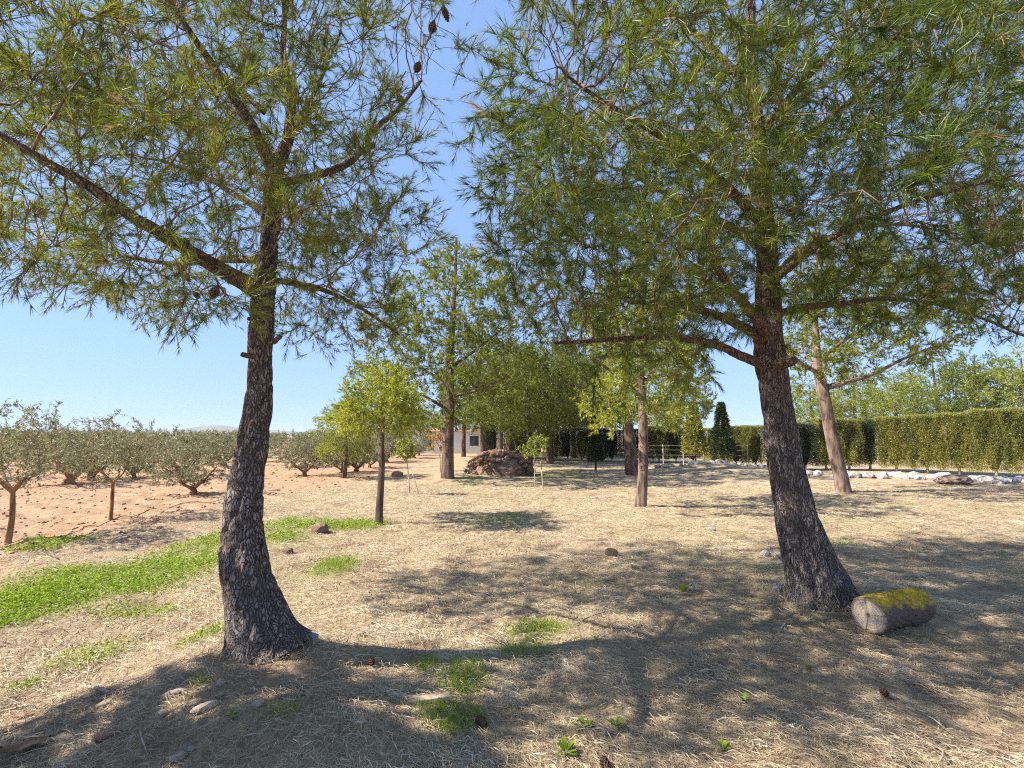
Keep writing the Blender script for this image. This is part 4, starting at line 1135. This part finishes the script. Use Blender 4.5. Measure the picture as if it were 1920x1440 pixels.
# ------------------------------------------------------------------ white building far in the grove
bx, by = -4.0, 39.0
house = empty('white_building', (bx, by, hz(bx, by))); tag(house, 'low white rendered building half hidden behind the grove', 'building')
def box(x0, x1, y0, y1, z0, z1):
    V_ = np.array([(x, y, z) for z in (z0, z1) for y in (y0, y1) for x in (x0, x1)], float)
    Q_ = np.array([(0, 1, 5, 4), (1, 3, 7, 5), (3, 2, 6, 7), (2, 0, 4, 6), (4, 5, 7, 6), (0, 2, 3, 1)])
    return V_, np.zeros((0, 3), int), Q_, {}
g = box(-4.0, 1.6, 0, 4, -.1, 1.8); put('wall', mesh_of('wall', g[0], g[1], M['render'], None, False, g[2]), house)
Vr = np.array([(-4.3, -.3, 1.8), (1.9, -.3, 1.8), (1.9, 4.3, 1.8), (-4.3, 4.3, 1.8), (-4.3, 2, 1.95), (1.9, 2, 1.95)], float)
put('roof', mesh_of('roof', Vr, [(0, 4, 3), (1, 2, 5)], M['tile'], None, False, [(0, 1, 5, 4), (2, 3, 4, 5), (0, 3, 2, 1)]), house)
for k, xx in enumerate((-3.2, -1.6, 0.6)):
    g = box(xx, xx + .7, -.03, .05, .6, 1.4); w_ = put('window', mesh_of('window', g[0], g[1], M['glass'], None, False, g[2]), house)
    for zz, z2, x0, x1 in ((.54, .60, -.06, .76), (1.4, 1.46, -.06, .76)):
        g = box(xx + x0, xx + x1, -.06, .02, zz, z2); put('window_frame', mesh_of('window_frame', g[0], g[1], M['render'], None, False, g[2]), w_)

# ------------------------------------------------------------------ cut log with yellow lichen
p = G(1678, 1172)
pe = G(1612, 1190); pf = at(1745, 1160, pe[1] + .22)
log = empty('cut_log', (p[0], p[1], p[2])); tag(log, 'short cut log with yellow lichen on its top beside the leaning pine', 'log')
m, nt, out = new_mat('log_bark')
oc = objco(nt); nz = nt.nodes.new('ShaderNodeNewGeometry')
sx = nt.nodes.new('ShaderNodeSeparateXYZ'); nt.links.new(oc, sx.inputs[0])
n1 = noise(nt, 9, 6, .7, oc); n2 = noise(nt, 40, 5, .7, oc)
lich = nt.nodes.new('ShaderNodeMapRange'); lich.inputs[1].default_value = .065; lich.inputs[2].default_value = .10
nt.links.new(mathn(nt, 'ADD', sx.outputs[2], mathn(nt, 'MULTIPLY', mathn(nt, 'SUBTRACT', n1, .45), .34)), lich.inputs[0])
f = attr(nt, 'plate')
barkc = mixc(nt, n2, (0.05, 0.035, 0.03), (0.24, 0.18, 0.15))
lc = ramp(nt, [(.3, (.16, .10, .03)), (.5, (.46, .30, .03)), (.75, (.56, .42, .09))], n2)
finish(nt, out, mixc(nt, lich.outputs[0], barkc, lc), .95, mathn(nt, 'ADD', n2, f), .012, .9, .1); M['log_bark'] = m
m, nt, out = new_mat('log_end')
oc = objco(nt); wv = nt.nodes.new('ShaderNodeTexWave'); wv.wave_type = 'RINGS'; wv.rings_direction = 'X'; wv.inputs['Scale'].default_value = 16; wv.inputs['Distortion'].default_value = 2.5; wv.inputs['Detail'].default_value = 3
nt.links.new(oc, wv.inputs[0])
nn = noise(nt, 12, 5, .7, oc)
sy = nt.nodes.new('ShaderNodeSeparateXYZ'); nt.links.new(oc, sy.inputs[0])
ang = nt.nodes.new('ShaderNodeMath'); ang.operation = 'ARCTAN2'; nt.links.new(sy.outputs[1], ang.inputs[0]); nt.links.new(sy.outputs[2], ang.inputs[1])
cr = nt.nodes.new('ShaderNodeTexNoise'); cr.noise_dimensions = '1D'; cr.inputs['Scale'].default_value = 2.6; cr.inputs['Detail'].default_value = 5; nt.links.new(ang.outputs[0], cr.inputs['W'])
crk = ramp(nt, [(0.60, (0, 0, 0)), (0.66, (0.8, 0.8, 0.8))], cr.outputs['Fac'])
r2 = mathn(nt, 'SQRT', mathn(nt, 'ADD', mathn(nt, 'POWER', sy.outputs[1], 2.0), mathn(nt, 'POWER', sy.outputs[2], 2.0)))
pith = ramp(nt, [(0.06, (0.9, 0.9, 0.9)), (0.22, (0, 0, 0)), (0.78, (0, 0, 0)), (0.93, (0.75, 0.75, 0.75))], mathn(nt, 'MULTIPLY', r2, 1 / 0.13))
cc_ = mixc(nt, mathn(nt, 'MULTIPLY', wv.outputs['Fac'], .65), (.66, .53, .40), (.34, .24, .16))
cc_ = mixc(nt, mathn(nt, 'MULTIPLY', nn, .6), cc_, (.34, .27, .21))
cc_ = mixc(nt, pith, cc_, (.13, .09, .065))
cc_ = mixc(nt, crk, cc_, (.08, .055, .04))
finish(nt, out, cc_, .9, nn, .01, .5); M['log_end'] = m
Lg, Rg = .60, .128
Pl, Rl = spline(np.array([(-Lg / 2, 0, 0), (-.1, .01, .004), (.12, -.005, 0), (Lg / 2, 0, -.004)]), np.array([Rg, Rg * .97, Rg * .98, Rg * .95]), .012)
g = tube(Pl, Rl, 84, False, bark_disp(.035, .07, .008, 9, 10, 17, .008))
body = put('log_bark', mesh_of('log_bark', g[0], g[1], M['log_bark'], g[3], True, g[2]), log, (0, 0, Rg * .9), (0, 0, math.radians(22)))
for sg, k in ((-1, 0), (1, len(Pl) - 1)):
    ringv = g[0][k * 84:(k + 1) * 84]; cen = ringv.mean(0) + (sg * .004, 0, 0)
    inner = cen + (ringv - cen) * .55; inn2 = cen + (ringv - cen) * .93 + (sg * .006, 0, 0)
    Ve = np.concatenate([ringv, inn2, inner + (sg * .004, 0, 0), [cen]]); Te = []
    for j in range(84):
        j2 = (j + 1) % 84
        for b0_ in (0, 84):
            Te += [(b0_ + j, b0_ + j2, b0_ + 84 + j2), (b0_ + j, b0_ + 84 + j2, b0_ + 84 + j)]
        Te.append((168 + j, 168 + j2, 252))
    put('sawn_end', mesh_of('sawn_end', Ve, Te, M['log_end'], None, False), body)

# ------------------------------------------------------------------ small things on the ground
def stone(u, v, wpx, mat, label, seed, sq=(1, .7, .5), rz=0, group='small stones on the near ground', tilt=0):
    p = G(u, v); s = .62 * wpx * p[1] / F_PX
    o = put('stone', ico('stone', M[mat], 2, seed, sq, .3), None, (p[0], p[1], p[2] + s * sq[2] * .45), (tilt, 0, rz), s)
    tag(o, label, 'stone', group)
stone(484, 1324, 17, 'rock_tan', 'round tan stone lying by itself on the shaded mound', 201, (1, .85, .8))
stone(385, 1330, 38, 'rock_tan', 'long tan stone wedge on the shaded side of the mound', 202, (1, .36, .34), .75)
stone(413, 1284, 13, 'rock_tan', 'small pale oval stone just above the long tan wedge', 203, (1, .85, .8))
stone(410, 1306, 17, 'rock_tan', 'finger shaped tan stone touching the long tan wedge', 204, (1, .4, .35), .9)
stone(328, 1303, 34, 'rock_tan', 'long thin tan stone near the edge of the mound shadow', 205, (1, .34, .28), .6)
stone(304, 1341, 15, 'rock_tan', 'small roundish tan stone below the long thin stone', 206, (1, .8, .7))
stone(122, 1384, 30, 'rock_tan', 'flat pale cream stone in the sunlit straw', 207, (1, .5, .3), .3)
stone(201, 1383, 38, 'rock_red', 'flat reddish stone at the edge of the mound shadow', 208, (1, .48, .36), .35)
stone(676, 1356, 15, 'rock_tan', 'small pale stone alone in the deep mound shadow', 209, (1, .7, .6), .5)
stone(335, 1422, 22, 'rock_tan', 'grey tan stone lying in the darkest mound shadow', 210, (1, .6, .5), .6)
stone(358, 1407, 14, 'rock_white', 'small whitish stone beside the grey tan stone', 211, (1, .7, .6), .2)
stone(590, 1205, 16, 'rock_tan', 'small tan stone at the shadowed foot of the curved pine', 212, (1, .7, .6))
stone(575, 1199, 34, 'rock_white', 'flat grey stone bedded at the foot of the curved pine', 213, (1, .6, .4), .2)
stone(552, 1233, 20, 'rock_red', 'reddish stone on top of the mound under the curved pine', 214, (1, .7, .5), .8)
stone(503, 1218, 18, 'rock_red', 'brown red stone pressed against the curved pine bark', 215, (1, .8, .7))
stone(524, 1219, 20, 'rock_tan', 'tan flake of stone in the red earth of the mound', 216, (1, .5, .3), .5)
stone(600, 998, 26, 'rock_brown', 'brown clod standing in the green weeds near the young pine', 217, (1, .8, .8), 0, 'clods in the field')
stone(540, 1038, 16, 'rock_brown', 'dark clod in the straw between the two weed patches', 218, (1, .8, .8), 0, 'clods in the field')
stone(744, 893, 20, 'rock_red', 'squared reddish stone in the straw near the bent sapling', 219, (1, .6, .55), 0, 'clods in the field')
stone(1436, 1044, 15, 'rock_white', 'pale stone in sunlit straw just behind the leaning pine', 220, (1, .8, .9), 0)
stone(1462, 1046, 14, 'rock_white', 'pale stone almost touching the leaning pine trunk', 221, (1, .8, .7), 0)
stone(1465, 1108, 22, 'rock_white', 'grey stone tucked against the foot of the leaning pine', 222, (1, .7, .6), 0)
stone(1335, 995, 13, 'rock_white', 'small white stone in the open straw', 223, (1, .7, .6), 0)
stone(1662, 1305, 22, 'rock_white', 'small bluish white stone in the shade below the log', 224, (1, .5, .4), -.5)
stone(1698, 1258, 18, 'rock_white', 'flat whitish chip in the shade in front of the log', 225, (1, .5, .3), -.5)
stone(680, 1190, 10, 'rock_white', 'tiny white pebble in the trunk shadow', 226, (1, .8, .7), 0)
stone(1146, 1040, 20, 'rock_brown', 'dark clod where the crown shadow begins on the straw', 227, (1, .7, .7), 0, 'clods in the field')

# plank, cone, bark, sticks
def lathe_stick(name, label, cat, pts, radii, mat, group=None, k=7):
    P0 = np.array(pts[0]); P, R = spline(np.array(pts) - P0, radii, .03)
    g = tube(P, R, k)
    o = put(name, mesh_of(name, g[0], g[1], M[mat], None, True, g[2]), None, P0); tag(o, label, cat, group); return o
p = G(806, 1318); w = 72 * p[1] / F_PX
V_, _, Q_, _ = box(-w / 2, w / 2, -.024, .024, 0, .022)
V_[:, 0] *= 1 - .06 * (V_[:, 1] > 0); V_[4:, 2] += .004 * np.sign(V_[4:, 0])
o = put('wood_plank', mesh_of('wood_plank', V_, np.zeros((0, 3)), M['plank'], None, False, Q_), None, (p[0], p[1], p[2] + .012), (0, -.02, .16)); tag(o, 'pale short wooden plank lying at the edge of green grass', 'plank')
bv = o.modifiers.new('bevel', 'BEVEL'); bv.width = .004; bv.segments = 2
p = G(911, 1370); o = put('pine_cone', cone_mesh(), None, (p[0], p[1], p[2] + .03), (1.45, .3, .6), 1.0); tag(o, 'closed brown pine cone lying near the wooden plank', 'pine cone', 'fallen pine cones')
p = G(785, 1425 - 60); 
for u, v, lab in ((1128, 1432, 'dark pine cone in the shaded straw among the weeds'), (1652, 1300, 'brown pine cone beside the bluish white stone below the log'), (695, 1243, 'small fallen cone in sunlit straw near the plank')):
    p = G(u, v); o = put('pine_cone', cone_mesh(), None, (p[0], p[1], p[2] + .03), (1.5, random.uniform(-1, 1), random.uniform(0, 6)), .9); tag(o, lab, 'pine cone', 'fallen pine cones')
a_, b_ = G(150, 1293), G(206, 1306)
lathe_stick('dry_stick', 'pale grey dry stick lying on sunlit straw', 'stick', [a_ + (0, 0, .02), (a_ + b_) / 2 + (0, 0, .03), b_ + (0, 0, .02)], [.008, .010, .008], 'twig_grey', 'dry sticks on the ground')
a_ = G(155, 1290); b_ = G(163, 1250)
lathe_stick('dry_stick', 'thin curved upright grey twig beside the pale stick', 'stick', [a_ + (0, 0, .01), (a_ + b_) / 2 + (.02, 0, .03), b_ + (0, 0, .04)], [.004, .003, .002], 'twig_grey', 'dry sticks on the ground')
r_ = np.random.default_rng(15)
TW = [((1075, 1175), (1180, 1140), 'dry forked twig where the limb shadow leaves the trunk shadow'), ((1395, 1135), (1330, 1120), 'bent dry twig in the shade before the leaning pine'), ((1500, 1155), (1440, 1230), 'long dry twig leaning in the straw before the leaning pine foot'),
      ((1700, 1330), (1760, 1375), 'curved twig in the shade below the log'), ((1830, 1300), (1850, 1260), 'short forked twig in the shade past the log'), ((1745, 1400), (1760, 1438), 'crooked twig lying near the near edge of the shaded straw'),
      ((930, 1330), (985, 1330), 'twig in the shade beside the pine cone'), ((1070, 1350), (1160, 1415), 'long arched twig across the deep shade'), ((905, 1190), (975, 1260), 'thin twig in the sunlit grass patch'),
      ((690, 1110), (708, 1128), 'pale short twig in the crown shadow near the curved pine'), ((262, 1370), (276, 1420), 'thin pale twig hanging over the shaded mound slope'), ((560, 1290), (640, 1260), 'thin dry twig across the top of the mound'),
      ((1640, 1050), (1750, 985), 'thin dry twig pointing away in the sunlit straw by the log'), ((0, 1338), (60, 1332), 'flat pale twig at the sunny edge of the straw')]
for k, ((u0, v0), (u1, v1), lab) in enumerate(TW):
    a_, b_ = G(u0, v0), G(u1, v1)
    mid = (a_ + b_) / 2 + np.array([r_.normal(0, .04), r_.normal(0, .04), .035])
    o = lathe_stick('dry_twig', lab, 'twig', [a_ + (0, 0, .012), mid, b_ + (0, 0, .015)], [.005, .0045, .002], 'twig_grey', 'dry twigs on the ground', 5)
    for s_ in range(2):
        q = a_ + (b_ - a_) * r_.uniform(.3, .7); q = q + np.array([0, 0, .03]); e = q + np.array([r_.normal(0, .08), r_.normal(0, .08), .02])
        P, R = spline(np.array([q, (q + e) / 2 + (0, 0, .01), e]) - a_, [.003, .0025, .0015], .03); g = tube(P, R, 4)
        put('side_shoot', mesh_of('side_shoot', g[0], g[1], M['twig_grey'], None, True, g[2]), o)
# curled bark piece at the sunny edge
p = G(44, 1415)
th = np.linspace(-.2, 2.1, 12); ln = np.linspace(-.085, .085, 9)
Vb = []
for sgn in (1.0, .82):
    for x in ln:
        for t in th: Vb.append((x * (1 + .1 * math.sin(t * 3)), math.cos(t) * .05 * sgn, math.sin(t) * .045 * sgn + .006 * math.sin(x * 60)))
nt_ = len(th); Qb = []
for s_ in (0, 1):
    o_ = s_ * len(ln) * nt_
    for i in range(len(ln) - 1):
        for j in range(nt_ - 1):
            q_ = (o_ + i * nt_ + j, o_ + i * nt_ + j + 1, o_ + (i + 1) * nt_ + j + 1, o_ + (i + 1) * nt_ + j); Qb.append(q_ if s_ == 0 else q_[::-1])
o = put('bark_piece', mesh_of('bark_piece', np.array(Vb), np.zeros((0, 3)), M['olive_bark'], None, True, Qb), None, (p[0], p[1], p[2] + .01), (.2, .1, .85)); tag(o, 'curled red brown piece of bark on the straw', 'bark')
for k, (u, v, lab, mt) in enumerate(((45, 1345, 'small orange wood chip on the sunny straw', 'rock_red'), (195, 1322, 'split tan wood chip beside the mound shadow', 'plank'), (125, 1358, 'broad pale bark flake on the sunny straw', 'plank'))):
    p = G(u, v); o = put('wood_chip', ico('wood_chip', M[mt], 1, 230 + k, (.05, .018, .008), .3), None, (p[0], p[1], p[2] + .012), (.1, .05, .4 + k)); tag(o, lab, 'wood chip', 'wood chips')

# drip hoses in the orchard
def hose(label, pts):
    P0 = np.array(pts[0]); P, R = spline(np.array(pts), np.full(len(pts), .006), .15)
    P[:, 2] = height(P[:, 0], P[:, 1]) + .012
    P = P - P0; g = tube(P, R, 6); o = put('irrigation_hose', mesh_of('irrigation_hose', g[0], g[1], M['hose'], None, True, g[2]), None, P0); tag(o, label, 'hose', 'black irrigation hoses')
hose('black irrigation hose running past the slim young olives', [G(-150, 1050), G(15, 1026), G(110, 1008), G(215, 974), G(330, 948), G(420, 935)])
hose('black irrigation hose along the first row of mature olives', [G(-100, 925), G(60, 915), G(180, 906), G(350, 896), G(480, 884)])
hose('black irrigation hose end branching from the young olive row', [G(60, 1030), G(90, 1042), G(110, 1050)])

# ------------------------------------------------------------------ grass, straw, weeds
def in_view(n, ymin, ymax, power, margin, r):
    t = r.uniform(size=n)
    y = (ymin ** (1 - power) + t * (ymax ** (1 - power) - ymin ** (1 - power))) ** (1 / (1 - power))
    x = r.uniform(-1, 1, n) * (y * 1.12 + margin)
    return x, y
r_ = np.random.default_rng(16)
n = 210000
x, y = in_view(n, 1.5, 15, 1.25, .8, r_)
red = red_at(x, y); gr = green_at(x, y)
keep = r_.uniform(size=n) > np.clip(red * .93 + gr * .35, 0, .97)
clump = fbm(x * 3.1, y * 3.1, 55, 3)
keep &= r_.uniform(size=n) < -.15 + 2.1 * clump
x, y, clump = x[keep], y[keep], clump[keep]; n = len(x)
sc = .75 + .075 * y
a = r_.uniform(0, 2 * math.pi, n) * .75 + 3 * fbm(x * .9, y * .9, 66)
lift = np.abs(r_.normal(.10, .18, n))
d1 = norm(np.stack([np.cos(a), np.sin(a), lift + .05], 1)); a2 = a + r_.normal(0, .55, n)
d2 = norm(np.stack([np.cos(a2), np.sin(a2), lift * -.4 - .05], 1))
L = r_.uniform(.05, .13, n) * sc
p0 = np.stack([x, y, height(x, y) + r_.uniform(0, .014, n)], 1); p1 = p0 + d1 * (L * .5)[:, None]; p2 = p1 + d2 * (L * .5)[:, None]
p2[:, 2] = np.maximum(p2[:, 2], height(p2[:, 0], p2[:, 1]) + .004)
W = r_.uniform(.0018, .0034, n) * (.6 + .32 * y)
sd = np.stack([-np.sin(a), np.cos(a), r_.normal(0, .5, n)], 1); sd = norm(sd) * (W * .5)[:, None]
V_ = np.stack([p0, p1 + sd, p2, p1 - sd], 1).reshape(-1, 3); b = np.arange(n)[:, None] * 4
tn = np.clip(.5 + (clump - .5) * .8 + (fbm(x * .8, y * .8, 44) - .5) * .6 + r_.normal(0, .2, n), 0, 1)
o = put('dry_grass', mesh_of('dry_grass', V_, np.concatenate([b + [0, 1, 3], b + [1, 2, 3]]), M['straw'], {'tone': np.repeat(tn, 4)}))
tag(o, 'mown dry straw lying over the ground between the trees', 'dry grass', kind='stuff')
TRI['straw'] = n * 2
# green weed carpet and short grass
n = 800000
x, y = in_view(n, 1.6, 11.5, 1.3, .6, r_)
nz_ = fbm(x * 3.4, y * 3.4, 88, 4)
g_ = green_at(x, y) * (.1 + 1.5 * nz_) + .30 * np.clip(fbm(x * .7, y * .7, 99, 3) - .52, 0, 1) * np.clip(nz_ - .35, 0, 1) * 4
keep = r_.uniform(size=n) < np.clip(g_ * 1.3 - .14, .0, 1)
x, y, g_ = x[keep], y[keep], g_[keep]; n = len(x)
lf = (x < -2.2) & (r_.uniform(size=n) < .8)
sc = .7 + .10 * y
P0 = np.stack([x, y, height(x, y) + r_.uniform(.0, .05, n) * lf], 1)
a = r_.uniform(0, 2 * math.pi, n); up = np.where(lf, r_.uniform(.1, .9, n), r_.uniform(1.0, 2.5, n))
D = norm(np.stack([np.cos(a), np.sin(a), up], 1)); S = norm(np.cross(D, norm(r_.normal(size=(n, 3)))))
L = np.where(lf, r_.uniform(.013, .028, n), r_.uniform(.03, .08, n)) * sc; W = np.where(lf, L * .55, .0035 * sc)
mid = P0 + D * (L * .55)[:, None]
V_ = np.stack([P0, mid + S * (W * .5)[:, None], P0 + D * L[:, None] - np.array([0, 0, .15]) * L[:, None], mid - S * (W * .5)[:, None]], 1).reshape(-1, 3); b = np.arange(n)[:, None] * 4
tn = np.clip(r_.normal(.5, .2, n) + .25 * (fbm(x * 1.3, y * 1.3, 90) - .5), 0, 1)
o = put('green_grass', mesh_of('green_grass', V_, np.concatenate([b + [0, 1, 3], b + [1, 2, 3]]), M['weed'], {'tone': np.repeat(tn, 4)}))
tag(o, 'low bright green weeds and grass growing in patches', 'green grass', kind='stuff')
TRI['green'] = n * 2

n = 4200
x, y = in_view(n, 4.5, 24, 1.1, .5, r_)
keep = (red_at(x, y) > .45); x, y = x[keep], y[keep]; n = len(x)
oc_ = np.array([(1, 0, 0), (0, 1, 0), (-1, 0, 0), (0, -1, 0), (0, 0, 1), (0, 0, -1)], float)
V_ = oc_[None] * r_.uniform(.6, 1.3, (n, 6, 1)) + r_.normal(0, .15, (n, 6, 3))
V_ = V_ * (r_.uniform(.012, .05, n) * (.7 + .03 * y))[:, None, None] * np.array([1, 1, .7]) + np.stack([x, y, height(x, y) + .005], 1)[:, None, :]
of_ = np.array([(0, 1, 4), (1, 2, 4), (2, 3, 4), (3, 0, 4), (1, 0, 5), (2, 1, 5), (3, 2, 5), (0, 3, 5)])
o = put('soil_clods', mesh_of('soil_clods', V_.reshape(-1, 3), (np.arange(n)[:, None, None] * 6 + of_[None]).reshape(-1, 3), M['clod'], None, True))
tag(o, 'loose clods of red earth strewn over the orchard soil', 'soil', kind='stuff')

def weed(u, v, s, label, seed, n=9):
    r = np.random.default_rng(seed); p = G(u, v)
    root = empty('weed_plant', p); tag(root, label, 'weed', 'single leafy weeds')
    for k in range(n):
        a = k * 2.4 + r.normal(0, .2); L = s * r.uniform(.7, 1.1); el = r.uniform(.5, 1.1)
        o = np.array([math.cos(a), math.sin(a), 0]); sd = np.array([-math.sin(a), math.cos(a), 0]); vs = []
        for t, w in ((0, .02), (.3, .11), (.6, .15), (.85, .09), (1, .0)):
            c = o * L * t * math.cos(el) + np.array([0, 0, L * math.sin(el) * (t - .35 * t * t)])
            vs += [c + sd * L * w, c + np.array([0, 0, -.12 * L * w]), c - sd * L * w]
        q = [(i * 3 + j, i * 3 + j + 1, i * 3 + j + 4, i * 3 + j + 3) for i in range(4) for j in range(2)]
        put('leaf', mesh_of('leaf', np.array(vs), np.zeros((0, 3)), M['weed'], {'tone': np.full(15, float(np.clip(r.normal(.4, .15), 0, 1)))}, True, q), root)
for k, (u, v, s, lab) in enumerate(((1280, 1108, .10, 'leafy weed standing alone in the crown shadow'), (1117, 1198, .05, 'tiny weed where two shadows cross'), (1060, 1412, .09, 'low leafy weed in the deepest near shade'), (1155, 1362, .07, 'grey green weed rosette in the shade'),
                                  (437, 1345, .05, 'small bright weed tuft on the shaded mound'), (1095, 1365, .07, 'weed rosette beside the long arched twig'), (1515, 1255, .05, 'small weed tuft in straw before the log'), (1395, 1315, .06, 'small yellow green weed in sunlit straw'), (1355, 1405, .06, 'pale weed at the edge of the near sunlit straw'))):
    weed(u, v, s, lab, 300 + k)
# straw stems caught at the foot of the leaning pine
tb = G(1530, 1135)
r_ = np.random.default_rng(18); n = 420
a = r_.uniform(2.6, 6.6, n); rr = r_.uniform(.2, .42, n)
P0 = np.stack([tb[0] + .04 + np.cos(a) * rr, tb[1] + .16 + np.sin(a) * rr, np.zeros(n)], 1); P0[:, 2] = height(P0[:, 0], P0[:, 1])
D = norm(np.stack([r_.normal(0, .5, n), r_.normal(0, .5, n), r_.uniform(.3, 1.4, n)], 1)); L = r_.uniform(.10, .26, n)
p1 = P0 + D * (L * .55)[:, None]; p2 = p1 + norm(D + r_.normal(0, .5, (n, 3)) - np.array([0, 0, .7])) * (L * .5)[:, None]; S = norm(np.cross(D, r_.normal(size=(n, 3)))) * .0013
V_ = np.stack([P0, p1 + S, p2, p1 - S], 1).reshape(-1, 3); b = np.arange(n)[:, None] * 4
o = put('dry_grass_tuft', mesh_of('dry_grass_tuft', V_, np.concatenate([b + [0, 1, 3], b + [1, 2, 3]]), M['straw'], {'tone': np.repeat(np.clip(r_.normal(.55, .2, n), 0, 1), 4)})); tag(o, 'matted dry grass caught round the foot of the leaning pine', 'dry grass', kind='stuff')

print('TRIANGLES', TRI, 'far olives', cnt)

tb = np.array([tl[0][0][0], tl[0][0][1] - .16, 0])
r_ = np.random.default_rng(19); n = 420
a = r_.uniform(2.6, 6.6, n); rr = r_.uniform(.24, .42, n)
P0 = np.stack([tb[0] + .04 + np.cos(a) * rr, tb[1] + .16 + np.sin(a) * rr, np.zeros(n)], 1); P0[:, 2] = height(P0[:, 0], P0[:, 1])
D = norm(np.stack([r_.normal(0, .5, n), r_.normal(0, .5, n), r_.uniform(.3, 1.4, n)], 1)); L = r_.uniform(.06, .15, n)
p1 = P0 + D * (L * .55)[:, None]; p2 = p1 + norm(D + r_.normal(0, .5, (n, 3)) - np.array([0, 0, .7])) * (L * .5)[:, None]; S = norm(np.cross(D, r_.normal(size=(n, 3)))) * .0013
V_ = np.stack([P0, p1 + S, p2, p1 - S], 1).reshape(-1, 3); b = np.arange(n)[:, None] * 4
o = put('dry_grass_tuft', mesh_of('dry_grass_tuft', V_, np.concatenate([b + [0, 1, 3], b + [1, 2, 3]]), M['straw'], {'tone': np.repeat(np.clip(r_.normal(.55, .2, n), 0, 1), 4)})); tag(o, 'matted dry grass caught round the foot of the curved pine', 'dry grass', kind='stuff')



# ------------------------------------------------------------------ thin air between the orchard and the far hills
g = box(-2800, 2800, -420, 3000, -4.0, 42)
m = bpy.data.materials.new('pale_air'); m.use_nodes = True; nt = m.node_tree; nt.nodes.clear(); out = nt.nodes.new('ShaderNodeOutputMaterial')
pv = nt.nodes.new('ShaderNodeVolumePrincipled'); pv.inputs['Color'].default_value = (.80, .88, 1.0, 1); pv.inputs['Density'].default_value = 3.0e-4
nt.links.new(pv.outputs[0], out.inputs['Volume'])
o = put('haze', mesh_of('haze', g[0], g[1], m, None, False, g[2])); tag(o, 'thin pale air that fades the far hills', 'haze', kind='stuff')
